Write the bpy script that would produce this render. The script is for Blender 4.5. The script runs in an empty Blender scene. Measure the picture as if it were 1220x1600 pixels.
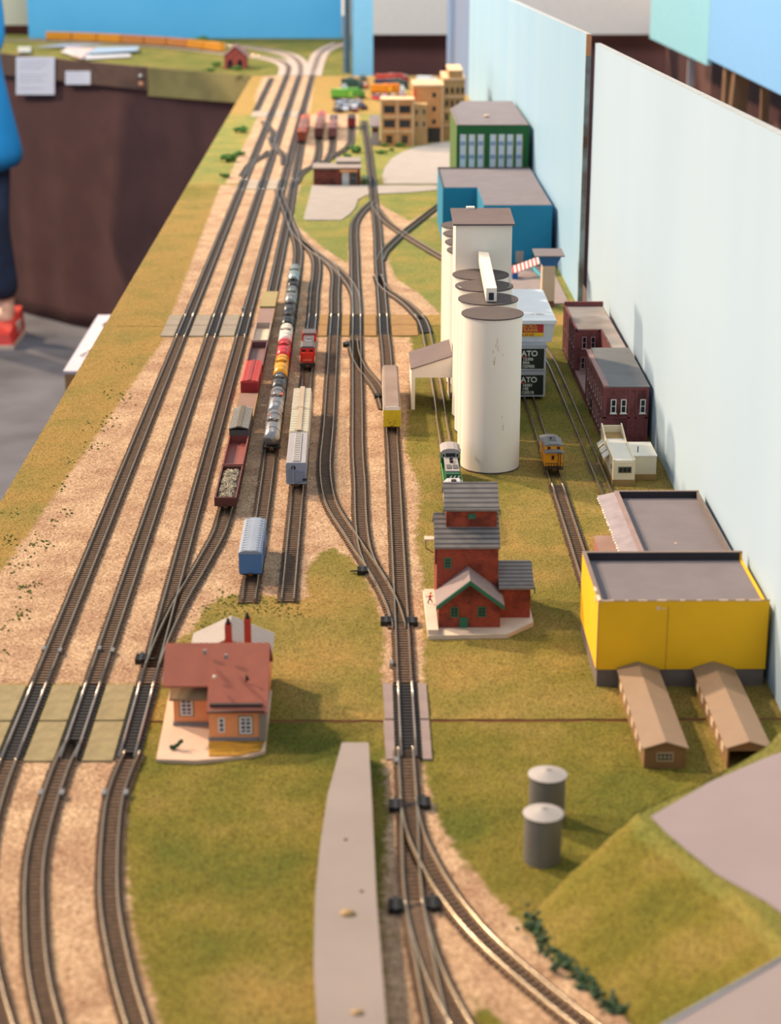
import bpy, math, random
import numpy as np
from mathutils import Vector, Matrix, noise
random.seed(7)
# ------------------------------------------------------------------ scene, camera, light
# All building is written in millimetres at the layout's true size (N gauge, 9 mm track); MM turns them into metres.
MM = 0.001
scn = bpy.context.scene
scn.unit_settings.system = 'METRIC'
COL = scn.collection
FPX, TILT, YAW, CAMH = 2924.0, math.radians(18.44), math.atan(33/3082), 537.5
FWD = Vector((math.sin(YAW)*math.cos(TILT), math.cos(YAW)*math.cos(TILT), -math.sin(TILT)))
RGT = Vector((math.cos(YAW), -math.sin(YAW), 0)); UPV = RGT.cross(FWD)
cam = bpy.data.cameras.new('camera'); camo = bpy.data.objects.new('camera', cam); COL.objects.link(camo)
cam.sensor_fit = 'VERTICAL'; cam.sensor_height = 36.0; cam.lens = FPX/1600*36.0; cam.shift_x = 10/1600
cam.clip_start = .05; cam.clip_end = 60
cam.dof.use_dof = True; cam.dof.focus_distance = 1.80; cam.dof.aperture_fstop = 10.0
camo.matrix_world = Matrix(((RGT.x, UPV.x, -FWD.x, 0), (RGT.y, UPV.y, -FWD.y, 0), (RGT.z, UPV.z, -FWD.z, CAMH*MM), (0, 0, 0, 1)))
scn.camera = camo
scn.view_settings.view_transform = 'Standard'; scn.view_settings.look = 'None'
scn.view_settings.exposure = 0.0; scn.view_settings.gamma = 1.0; scn.view_settings.use_curve_mapping = False
w = bpy.data.worlds.new('world'); scn.world = w; w.use_nodes = True
bgn = w.node_tree.nodes['Background']; bgn.inputs[0].default_value = (.83, .91, 1.0, 1); bgn.inputs[1].default_value = .68
def sun(direction, strength, color, angle):
    l = bpy.data.lights.new('sun', 'SUN'); l.energy = strength; l.color = color; l.angle = math.radians(angle)
    o = bpy.data.objects.new('sun', l); COL.objects.link(o); o.location = (-2, 3, 3)
    o.rotation_euler = Vector(direction).to_track_quat('-Z', 'Y').to_euler()
sun((.60, -.58, -.58), 4.6, (1.0, .72, .46), 3.0)
sun((.80, -.22, -.58), 3.2, (1.0, .73, .48), 3.5)

def area(loc, aim, sx, sy, watts, color):   # unseen fill lights, added to brighten the far boards and screens
    l = bpy.data.lights.new('added_fill_light', 'AREA'); l.shape = 'RECTANGLE'; l.size = sx; l.size_y = sy; l.energy = watts; l.color = color
    o = bpy.data.objects.new('added_fill_light', l); COL.objects.link(o); o.location = loc; o.rotation_euler = (Vector(aim)-Vector(loc)).to_track_quat('-Z', 'Y').to_euler()
area((-.3, 4.2, 2.6), (-.2, 7.4, .2), 2.4, 1.0, 95, (1, .97, .93))
area((.2, 3.4, 2.6), (1.0, 5.2, .3), 1.2, 1.0, 25, (1, .98, .95))

# ------------------------------------------------------------------ helpers
def G(px, py, z=0.0):                       # where the sight line through a photo point meets the height z (mm)
    r = FWD + RGT*((px-600)/FPX) - UPV*((py-800)/FPX)
    t = (z-CAMH)/r.z
    return (r.x*t, r.y*t)
def GL(pts, z=0.0): return [G(x, y, z) for x, y in pts]
def lin(h):
    if isinstance(h, (tuple, list)): return tuple(h)
    h = h.lstrip('#'); c = [int(h[i:i+2], 16)/255 for i in (0, 2, 4)]
    return tuple(v/12.92 if v <= .04045 else ((v+.055)/1.055)**2.4 for v in c)
MATS = {}
def mat(name, color, rough=.6, metal=0., var=.08, scale=60., bump=0., bscale=400., color2=None, stretch=None):
    if name in MATS: return MATS[name]
    m = bpy.data.materials.new(name); m.use_nodes = True; nt = m.node_tree; b = nt.nodes['Principled BSDF']
    b.inputs['Roughness'].default_value = rough; b.inputs['Metallic'].default_value = metal
    c = lin(color); c2 = lin(color2) if color2 else tuple(max(0, v*(1-2.2*var)) for v in c)
    tc = nt.nodes.new('ShaderNodeTexCoord'); mp = nt.nodes.new('ShaderNodeMapping')
    nt.links.new(tc.outputs['Object'], mp.inputs[0])
    if stretch: mp.inputs['Scale'].default_value = stretch
    n = nt.nodes.new('ShaderNodeTexNoise'); n.inputs['Scale'].default_value = scale; n.inputs['Detail'].default_value = 4
    nt.links.new(mp.outputs[0], n.inputs['Vector'])
    r = nt.nodes.new('ShaderNodeValToRGB'); r.color_ramp.elements[0].position = .3; r.color_ramp.elements[1].position = .65
    r.color_ramp.elements[0].color = (*c2, 1); r.color_ramp.elements[1].color = (*c, 1)
    nt.links.new(n.outputs['Fac'], r.inputs[0]); nt.links.new(r.outputs[0], b.inputs['Base Color'])
    if bump:
        n2 = nt.nodes.new('ShaderNodeTexNoise'); n2.inputs['Scale'].default_value = bscale; n2.inputs['Detail'].default_value = 3
        nt.links.new(mp.outputs[0], n2.inputs['Vector'])
        bp = nt.nodes.new('ShaderNodeBump'); bp.inputs['Strength'].default_value = bump; bp.inputs['Distance'].default_value = .001
        nt.links.new(n2.outputs['Fac'], bp.inputs['Height']); nt.links.new(bp.outputs[0], b.inputs['Normal'])
    MATS[name] = m; return m
def stripe_mat(name, base, line, period, axis='Z', width=.12, rough=.6, bump=.6, var=.15):
    """thin dark lines every period mm along one axis: courses of brick, boards, corrugation"""
    if name in MATS: return MATS[name]
    m = mat(name, base, rough, var=var, scale=90); nt = m.node_tree; b = nt.nodes['Principled BSDF']
    tc = nt.nodes.new('ShaderNodeTexCoord'); sp = nt.nodes.new('ShaderNodeSeparateXYZ'); nt.links.new(tc.outputs['Object'], sp.inputs[0])
    mu = nt.nodes.new('ShaderNodeMath'); mu.operation = 'MULTIPLY'; mu.inputs[1].default_value = 1000/period
    nt.links.new(sp.outputs[axis], mu.inputs[0])
    fr = nt.nodes.new('ShaderNodeMath'); fr.operation = 'FRACT'; nt.links.new(mu.outputs[0], fr.inputs[0])
    lt = nt.nodes.new('ShaderNodeMath'); lt.operation = 'LESS_THAN'; lt.inputs[1].default_value = width; nt.links.new(fr.outputs[0], lt.inputs[0])
    mx = nt.nodes.new('ShaderNodeMix'); mx.data_type = 'RGBA'
    old = b.inputs['Base Color'].links[0].from_socket
    nt.links.new(lt.outputs[0], mx.inputs['Factor']); nt.links.new(old, mx.inputs['A']); mx.inputs['B'].default_value = (*lin(line), 1)
    nt.links.new(mx.outputs['Result'], b.inputs['Base Color'])
    return m
def brick_mat(name, c1, c2, mortar, bw=2.2, bh=1.0):
    if name in MATS: return MATS[name]
    m = mat(name, c1, .8, var=.2, scale=120); nt = m.node_tree; b = nt.nodes['Principled BSDF']
    tc = nt.nodes.new('ShaderNodeTexCoord'); sp = nt.nodes.new('ShaderNodeSeparateXYZ'); nt.links.new(tc.outputs['Object'], sp.inputs[0])
    ad = nt.nodes.new('ShaderNodeMath'); nt.links.new(sp.outputs['X'], ad.inputs[0]); nt.links.new(sp.outputs['Y'], ad.inputs[1])
    cb = nt.nodes.new('ShaderNodeCombineXYZ'); nt.links.new(ad.outputs[0], cb.inputs['X']); nt.links.new(sp.outputs['Z'], cb.inputs['Y'])
    br = nt.nodes.new('ShaderNodeTexBrick'); br.inputs['Scale'].default_value = 1000/bw*.5
    br.inputs['Color1'].default_value = (*lin(c1), 1); br.inputs['Color2'].default_value = (*lin(c2), 1); br.inputs['Mortar'].default_value = (*lin(mortar), 1)
    br.inputs['Mortar Size'].default_value = .03; br.inputs['Brick Width'].default_value = .5; br.inputs['Row Height'].default_value = .5*bh/bw
    nt.links.new(cb.outputs[0], br.inputs['Vector'])
    n = nt.nodes.new('ShaderNodeTexNoise'); n.inputs['Scale'].default_value = 70; n.inputs['Detail'].default_value = 5; nt.links.new(tc.outputs['Object'], n.inputs['Vector'])
    rr = nt.nodes.new('ShaderNodeValToRGB'); rr.color_ramp.elements[0].position = .36; rr.color_ramp.elements[0].color = (.45, .42, .42, 1); rr.color_ramp.elements[1].position = .55
    nt.links.new(n.outputs['Fac'], rr.inputs[0])
    mx = nt.nodes.new('ShaderNodeMix'); mx.data_type = 'RGBA'; mx.blend_type = 'MULTIPLY'; mx.inputs['Factor'].default_value = 1
    nt.links.new(br.outputs['Color'], mx.inputs['A']); nt.links.new(rr.outputs[0], mx.inputs['B'])
    nt.links.new(mx.outputs['Result'], b.inputs['Base Color'])
    return m

class MB:
    """collects faces (mm) and links them as ONE mesh object"""
    def __init__(s): s.v = []; s.f = []; s.m = []; s.mats = []; s.sm = []
    def mi(s, m):
        if m is None: return 0
        if m not in s.mats: s.mats.append(m)
        return s.mats.index(m)
    def add(s, vs, fs, m=None, smooth=False):
        b = len(s.v); s.v += [tuple(v) for v in vs]; k = s.mi(m)
        for f in fs: s.f.append(tuple(b+i for i in f)); s.m.append(k); s.sm.append(smooth)
        return s
    def box(s, x0, x1, y0, y1, z0, z1, m=None):
        return s.add([(x0,y0,z0),(x1,y0,z0),(x1,y1,z0),(x0,y1,z0),(x0,y0,z1),(x1,y0,z1),(x1,y1,z1),(x0,y1,z1)],
                     [(3,2,1,0),(4,5,6,7),(0,1,5,4),(1,2,6,5),(2,3,7,6),(3,0,4,7)], m)
    def hull8(s, bot, top, m=None):
        return s.add(list(bot)+list(top), [(3,2,1,0),(4,5,6,7),(0,1,5,4),(1,2,6,5),(2,3,7,6),(3,0,4,7)], m)
    def prism(s, poly, z0, z1, m=None, mt=None):     # poly counter-clockwise in plan
        a = sum(poly[i][0]*poly[(i+1) % len(poly)][1]-poly[(i+1) % len(poly)][0]*poly[i][1] for i in range(len(poly)))
        if a < 0: poly = poly[::-1]
        n = len(poly); vs = [(x,y,z0) for x,y in poly]+[(x,y,z1) for x,y in poly]
        s.add(vs, [tuple(range(n))[::-1]]+[(i,(i+1)%n,n+(i+1)%n,n+i) for i in range(n)], m)
        s.add(vs[n:], [tuple(range(n))], mt or m); return s
    def extrude(s, prof, a0, a1, axis='Y', m=None, smooth=False):   # profile (u,z) swept along Y (u=x) or X (u=y)
        n = len(prof)
        if axis == 'Y': vs = [(u,a0,z) for u,z in prof]+[(u,a1,z) for u,z in prof]
        else: vs = [(a0,u,z) for u,z in prof]+[(a1,u,z) for u,z in prof]
        s.add(vs, [(i,(i+1)%n,n+(i+1)%n,n+i) for i in range(n)], m, smooth)
        s.add(vs, [tuple(range(n)), tuple(range(2*n-1, n-1, -1))], m); return s
    def cyl(s, c, r, h, axis='Z', n=20, m=None, r2=None, mt=None, smooth=True):
        r2 = r if r2 is None else r2; vs = []
        for k, (rr, t) in enumerate(((r, 0), (r2, h))):
            for i in range(n):
                a = 2*math.pi*i/n; p, q = rr*math.cos(a), rr*math.sin(a)
                vs.append({'Z': (c[0]+p, c[1]+q, c[2]+t), 'Y': (c[0]+p, c[1]+t, c[2]+q), 'X': (c[0]+t, c[1]+p, c[2]+q)}[axis])
        s.add(vs, [(i,(i+1)%n,n+(i+1)%n,n+i) for i in range(n)], m, smooth)
        s.add(vs, [tuple(range(n))[::-1]], m); s.add(vs, [tuple(range(n, 2*n))], mt or m); return s
    def ball(s, c, r, m=None, n=12, k=7, sc=(1,1,1)):
        vs = [(c[0], c[1], c[2]-r*sc[2])]; fs = []
        for j in range(1, k):
            t = math.pi*j/k
            for i in range(n):
                a = 2*math.pi*i/n
                vs.append((c[0]+r*sc[0]*math.sin(t)*math.cos(a), c[1]+r*sc[1]*math.sin(t)*math.sin(a), c[2]-r*sc[2]*math.cos(t)))
        vs.append((c[0], c[1], c[2]+r*sc[2])); L = len(vs)-1
        for i in range(n):
            fs.append((0, 1+(i+1)%n, 1+i)); fs.append((L, L-n+i, L-n+(i+1)%n))
            for j in range(k-2):
                a = 1+j*n; fs.append((a+i, a+(i+1)%n, a+n+(i+1)%n, a+n+i))
        return s.add(vs, fs, m, True)
    def tube(s, pts, r, m=None, n=6):
        P = [Vector(p) for p in pts]; vs = []; fs = []
        for i, p in enumerate(P):
            d = (P[min(i+1, len(P)-1)]-P[max(i-1, 0)]).normalized(); u = d.orthogonal().normalized(); v = d.cross(u)
            if i: 
                u = (pu - d*pu.dot(d)).normalized(); v = d.cross(u)
            pu = u; rr = r[i] if isinstance(r, (list, tuple)) else r
            for k in range(n):
                a = 2*math.pi*k/n; vs.append(p+u*rr*math.cos(a)+v*rr*math.sin(a))
        for i in range(len(P)-1):
            for k in range(n): fs.append((i*n+k, i*n+(k+1)%n, (i+1)*n+(k+1)%n, (i+1)*n+k))
        fs.append(tuple(range(n))[::-1]); fs.append(tuple((len(P)-1)*n+k for k in range(n)))
        return s.add(vs, fs, m, True)
    def mesh(s, name, mt=None, org=(0,0,0)):
        me = bpy.data.meshes.new(name)
        me.from_pydata([((x-org[0])*MM, (y-org[1])*MM, (z-org[2])*MM) for x,y,z in s.v], [], s.f)
        for k in (s.mats or [mt]): me.materials.append(k)
        me.polygons.foreach_set('material_index', s.m); me.polygons.foreach_set('use_smooth', s.sm); me.update()
        return me
    def build(s, name, mt=None, parent=None, org=None, label=None):
        if org is None: org = tuple(parent['o']) if parent is not None and 'o' in parent else (0,0,0)
        o = bpy.data.objects.new(name, s.mesh(name, mt, org)); COL.objects.link(o)
        if parent is not None:
            o.parent = parent
            if 'o' in parent: o['o'] = list(parent['o'])
        if label: o['label'] = label
        return o
def box(*a, m=None): return MB().box(*a, m)
def thing(name, label, cat, loc=(0,0,0), rotz=0, group=None, local=False):
    o = bpy.data.objects.new(name, None); COL.objects.link(o); o.empty_display_size = .01
    o.location = Vector(loc)*MM; o.rotation_euler = (0,0,rotz); o['label'] = label; o['category'] = cat
    o['o'] = [0.,0.,0.] if local else [float(v) for v in loc]
    if group: o['group'] = group
    return o
def solo(mb, name, mt, label, cat, org, group=None, kind=None):
    o = mb.build(name, mt, None, org); o.location = Vector(org)*MM; o['label'] = label; o['category'] = cat
    if group: o['group'] = group
    if kind: o['kind'] = kind
    return o
def struct(mb, name, mt):
    o = mb.build(name, mt); o['kind'] = 'structure'; return o

# materials used in many places
M_RAIL = mat('nickel_silver_rail', '#c2bcb4', .28, 1.0, var=.05)
M_RAILN = mat('tarnished_rail', '#ada290', .24, 1.0, var=.08)
M_RSIDE = mat('rusty_rail_side', '#84694a', .6, .3)
M_TIE = mat('dark_brown_sleeper', '#6a5545', .8, var=.2, scale=300)
M_TIED = mat('weathered_dark_sleeper', '#4b4039', .8, var=.2, scale=300)
M_TIEB = mat('black_sleeper', '#1d1b20', .6, var=.1)
M_BLK = mat('black_plastic', '#17171a', .5, var=.1)
M_WHEEL = mat('blackened_wheel', '#2c2623', .4, .6)
M_COUP = mat('bronze_coupler', '#6a4a2c', .45, .5)
M_ROOF = mat('grey_card_roof', '#706b72', .9, var=.06, scale=40, bump=.3, bscale=900)
M_WHITEW = mat('cream_white_card', '#e9e0d4', .7, var=.03, scale=25)
M_GLASS = mat('dark_window_pane', '#1c2430', .15, var=.1)
M_GREYC = mat('grey_concrete', '#a79a95', .85, var=.06, scale=30)
M_WFRAME = mat('white_window_frame', '#e8e6e2', .5, var=.03)
M_STEEL = mat('plain_steel', '#9a9c9e', .35, .7)

# ------------------------------------------------------------------ the room
M_FLOOR = mat('grey_hall_carpet', '#5c5d66', .95, var=.22, scale=4, bump=.6, bscale=120, color2='#3f4048')
struct(MB().box(-3600, 2600, -600, 10000, -930, -900), 'floor', M_FLOOR)
struct(MB().box(-3600, 2600, 10000, 10060, -900, 2200), 'wall_back', mat('pale_hall_wall', '#d0ccc6', .9, var=.03))
struct(MB().box(2600, 2660, -600, 10060, -900, 2200), 'wall_right', MATS['pale_hall_wall'])

# ------------------------------------------------------------------ layout modules and their ground cover
EDGE, BACK = -337.0, 292.0
MOD = [(560, 1162.3), (1166.3, 2377), (2379, 3592), (3594.5, 4768), (4770.5, 5781)]
WHERE = ['nearest layout module, with the orange house', 'second layout module, under the freight yard', 'third layout module, past the blue factory',
         'fourth layout module, by the flat roofed brick hut', 'last straight layout module, under the toy vehicles']
M_WOOD = mat('pinkish_plywood', '#c08a68', .7, var=.1, scale=15, stretch=(1,.1,1))
M_CLOTH = mat('brown_skirt_cloth', '#543534', .95, var=.12, scale=8, bump=.4, bscale=30)
for i, (a, b) in enumerate(MOD):
    t = thing('layout_module', ['plywood tray of the '+WHERE[i]][0], 'layout module', (0, a, -90))
    MB().box(EDGE, EDGE+14, a, b, -90, -1.5).box(BACK+8, BACK+22, a, b, -90, -1.5).box(EDGE+14, BACK+8, a, a+12, -90, -4).box(EDGE+14, BACK+8, b-12, b, -90, -4).build('frame', M_WOOD, t)
    MB().box(EDGE+14, BACK+8, a+.2, b-.2, -6, -1.6).build('deck', M_WOOD, t)
    for x in (EDGE+22, BACK-20):
        for y in (a+30, b-30): MB().box(x-14, x+14, y-14, y+14, -900, -90).build('leg', M_WOOD, t)

GRAVEL = [  # photo outlines of the crushed stone, dropped onto the layout's surface
    [(-120,1066),(262,1066),(262,1010),(300,985),(318,950),(345,932),(390,925),(470,937),(480,930),(478,890),(500,862),(520,855),(550,872),(572,900),(590,940),(600,985),(596,1066),(660,1066),(663,985),(660,900),(650,840),(655,760),(632,700),(640,600),(648,560),(640,526),(258,526)],
    [(-900,1182),(212,1182),(203,1240),(192,1300),(200,1400),(215,1480),(240,1560),(275,1700),(300,1900),(-1500,1900)],
    [(598,1182),(608,1260),(600,1350),(595,1450),(610,1700),(640,1900),(1400,1900),(1150,1680),(1000,1600),(900,1525),(800,1430),(730,1350),(690,1290),(668,1230),(655,1182)],
    [(385,489),(385,528),(500,528),(500,489)],
    [(345,288),(268,491),(690,491),(655,458),(618,434),(606,405),(600,380),(690,330),(680,322),(640,345),(600,322),(588,312),(572,318),(560,332),(548,352),(545,380),(544,412),(500,383),(462,350),(458,330),(470,288)],
    [(352,286),(400,188),(404,178),(560,178),(560,205),(548,228),(500,256),(472,272),(466,286)],
    [(402,176),(398,150),(412,118),(492,118),(484,176)],
]
GRAVEL = [GL(p) for p in GRAVEL]
M2B = [GL([(585,1440),(760,1570),(830,1640),(780,1700),(740,1640),(745,1560)])]
def sdist(X, Y, poly):                      # signed distance, positive inside
    P = np.array(poly); d = np.full(X.shape, 1e9); ins = np.zeros(X.shape, bool)
    for i in range(len(P)):
        a, b = P[i], P[(i+1) % len(P)]; e = b-a; wx, wy = X-a[0], Y-a[1]
        t = np.clip((wx*e[0]+wy*e[1])/max(1e-9, e@e), 0, 1)
        d = np.minimum(d, np.hypot(wx-e[0]*t, wy-e[1]*t))
        c = ((a[1] > Y) != (b[1] > Y)) & (X < (b[0]-a[0])*(Y-a[1])/((b[1]-a[1]) if abs(b[1]-a[1]) > 1e-9 else 1e-9)+a[0]); ins ^= c
    return np.where(ins, d, -d)
def vnoise(X, Y, s, seed):
    rng = np.random.RandomState(seed); T = rng.rand(64, 64); x = X/s+1000; y = Y/s+1000
    xi = np.floor(x).astype(int); yi = np.floor(y).astype(int); fx = x-xi; fy = y-yi; fx = fx*fx*(3-2*fx); fy = fy*fy*(3-2*fy)
    g = lambda i, j: T[i % 64, j % 64]
    return (g(xi,yi)*(1-fx)+g(xi+1,yi)*fx)*(1-fy)+(g(xi,yi+1)*(1-fx)+g(xi+1,yi+1)*fx)*fy

def ground_material():
    m = bpy.data.materials.new('layout_ground_cover'); m.use_nodes = True; nt = m.node_tree; b = nt.nodes['Principled BSDF']; L = nt.links.new
    b.inputs['Roughness'].default_value = .95; b.inputs['Specular IOR Level'].default_value = .15
    at = nt.nodes.new('ShaderNodeAttribute'); at.attribute_name = 'cover'; sp = nt.nodes.new('ShaderNodeSeparateColor'); L(at.outputs['Color'], sp.inputs[0])
    geo = nt.nodes.new('ShaderNodeNewGeometry')
    def nz(scale, detail=3, rough=.6):
        n = nt.nodes.new('ShaderNodeTexNoise'); n.inputs['Scale'].default_value = scale; n.inputs['Detail'].default_value = detail; n.inputs['Roughness'].default_value = rough
        L(geo.outputs['Position'], n.inputs['Vector']); return n.outputs['Fac']
    def ramp(src, stops):
        r = nt.nodes.new('ShaderNodeValToRGB'); e = r.color_ramp.elements
        while len(e) < len(stops): e.new(.5)
        for k, (p, c) in enumerate(stops): e[k].position = p; e[k].color = (*lin(c), 1)
        L(src, r.inputs[0]); return r.outputs[0]
    def mix(f, a, b_, mode='MIX'):
        x = nt.nodes.new('ShaderNodeMix'); x.data_type = 'RGBA'; x.blend_type = mode
        if isinstance(f, float): x.inputs['Factor'].default_value = f
        else: L(f, x.inputs['Factor'])
        L(a, x.inputs['A']); L(b_, x.inputs['B']); return x.outputs['Result']
    def math_(op, a, b_):
        x = nt.nodes.new('ShaderNodeMath'); x.operation = op
        for k, v in enumerate((a, b_)):
            if isinstance(v, (int, float)): x.inputs[k].default_value = v
            else: L(v, x.inputs[k])
        x.use_clamp = op == 'SUBTRACT' and False
        return x.outputs[0]
    # crushed stone: pinkish chips with dark and pale single stones
    st = ramp(nz(620, 2, .8), [(.34, '#5f4a3a'), (.43, '#ad927a'), (.58, '#c9b196'), (.70, '#ecdcc6')])
    tone = ramp(nz(22, 3), [(.35, '#dccdc6'), (.65, '#fffaf2')]); stone = mix(1., st, tone, 'MULTIPLY')
    # static grass, from ochre to olive green by the second channel, blotched
    bl = math_('ADD', sp.outputs[1], math_('MULTIPLY', math_('SUBTRACT', nz(14, 4), .5), 1.5))
    gr = ramp(bl, [(.05, '#ad9256'), (.35, '#998a4e'), (.6, '#867f3a'), (.95, '#68702f')])
    gl_ = ramp(bl, [(.05, '#bc9c62'), (.35, '#a89c5a'), (.6, '#949858'), (.95, '#7c8c4e')])
    gr = mix(sp.outputs[2], gr, gl_)
    fz = ramp(nz(700, 3, .75), [(.32, '#6e6a58'), (.5, '#d8d4c4'), (.68, '#ffffff')]); grass = mix(1., gr, fz, 'MULTIPLY')
    edge = math_('ADD', sp.outputs[0], math_('MULTIPLY', math_('SUBTRACT', nz(120, 4), .5), .75))
    e2 = nt.nodes.new('ShaderNodeMapRange'); e2.interpolation_type = 'SMOOTHSTEP'; e2.inputs['From Min'].default_value = .36; e2.inputs['From Max'].default_value = .64; L(edge, e2.inputs[0])
    L(mix(e2.outputs[0], grass, stone), b.inputs['Base Color'])
    bp = nt.nodes.new('ShaderNodeBump'); bp.inputs['Strength'].default_value = .9; bp.inputs['Distance'].default_value = .0012
    L(nz(650, 3, .7), bp.inputs['Height']); L(bp.outputs[0], b.inputs['Normal'])
    return m
M_GROUND = ground_material()
def smooth01(v): v = np.clip(v, 0, 1); return v*v*(3-2*v)
def ground(i, y0, y1, step, x0=None, x1=None, zoff=0., keep=None, names=None, org=None):
    x0 = EDGE if x0 is None else x0; x1 = BACK+8 if x1 is None else x1
    xs = np.linspace(x0, x1, int((x1-x0)/step)+1); ys = np.linspace(y0, y1, int((y1-y0)/step)+1)
    X, Y = np.meshgrid(xs, ys); g = np.full(X.shape, -1e9)
    for p in GRAVEL: g = np.maximum(g, sdist(X, Y, p))
    for p in M2B: g = np.minimum(g, -sdist(X, Y, p))
    gm = np.clip(.5+g/22, 0, 1)
    # green-ness by place
    n1 = vnoise(X, Y, 60, 3)-.5; n2 = vnoise(X, Y, 170, 5)-.5
    if i == 0: gr = .6+n1*.4+n2*.4; pale = np.zeros(X.shape)
    elif i == 1:
        left = smooth01((-X-200)/60); gr = .36+n1*.25; gr = gr*(1-left)+left*(.10+n1*.2)
        gr += .25*smooth01((Y-1750)/200)*(1-left); pale = np.zeros(X.shape)+.15
    elif i == 2: left = smooth01((-X-200)/60); gr = (.6+n1*.3)*(1-left)+left*(.12+n1*.15+.25*smooth01((Y-3200)/300)); pale = 1-left*.9; gr = np.where(Y < 2440, .12, gr)
    elif i == 3: gr = .55+n1*.3; pale = np.ones(X.shape)
    elif i == 4: gr = -.05+n1*.2; pale = np.ones(X.shape)*.8
    else: gr = .75+n1*.4; pale = np.ones(X.shape)*.4
    h = (vnoise(X, Y, 9, 11)-.5)*.9*(1-gm) + (vnoise(X, Y, 4, 12)-.5)*.5 - .75
    Z = h+zoff
    nx, ny = len(xs), len(ys); idx = np.arange(nx*ny).reshape(ny, nx)
    F = np.stack([idx[:-1,:-1], idx[:-1,1:], idx[1:,1:], idx[1:,:-1]], -1).reshape(-1, 4)
    gc = gm[:-1,:-1].reshape(-1)
    cx, cy = X[:-1,:-1].reshape(-1), Y[:-1,:-1].reshape(-1)
    if keep is not None: k = keep(cx, cy); F = F[k]; gc = gc[k]
    V = np.stack([X, Y, Z], -1).reshape(-1, 3)*MM; C = np.stack([gm, np.clip(gr, 0, 1), pale, np.ones(X.shape)], -1).reshape(-1, 4)
    sets = (('gravel', gc >= .5), ('grass', gc < .5)) if names is None else ((names, gc > -1),)
    for nm, sel in sets:
        FF = F[sel]
        if len(FF) == 0: continue
        u, inv = np.unique(FF.reshape(-1), return_inverse=True)
        me = bpy.data.meshes.new(nm); me.from_pydata(V[u].tolist(), [], inv.reshape(-1, 4).tolist())
        a = me.color_attributes.new('cover', 'FLOAT_COLOR', 'POINT'); a.data.foreach_set('color', C[u].reshape(-1))
        me.materials.append(M_GROUND); me.polygons.foreach_set('use_smooth', [True]*len(me.polygons))
        o = bpy.data.objects.new(nm, me); COL.objects.link(o); o['kind'] = 'stuff'; o['category'] = nm
        o['label'] = {'gravel': 'pinkish crushed stone on the ', 'grass': 'ochre and green scenic grass on the '}[nm]+WHERE[i] if i < 5 else 'green scenic grass on the far corner module'
for i, (a, b) in enumerate(MOD): ground(i, a, b, [3, 3, 5, 8, 10][i])
WHERE.append('far corner module')

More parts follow.
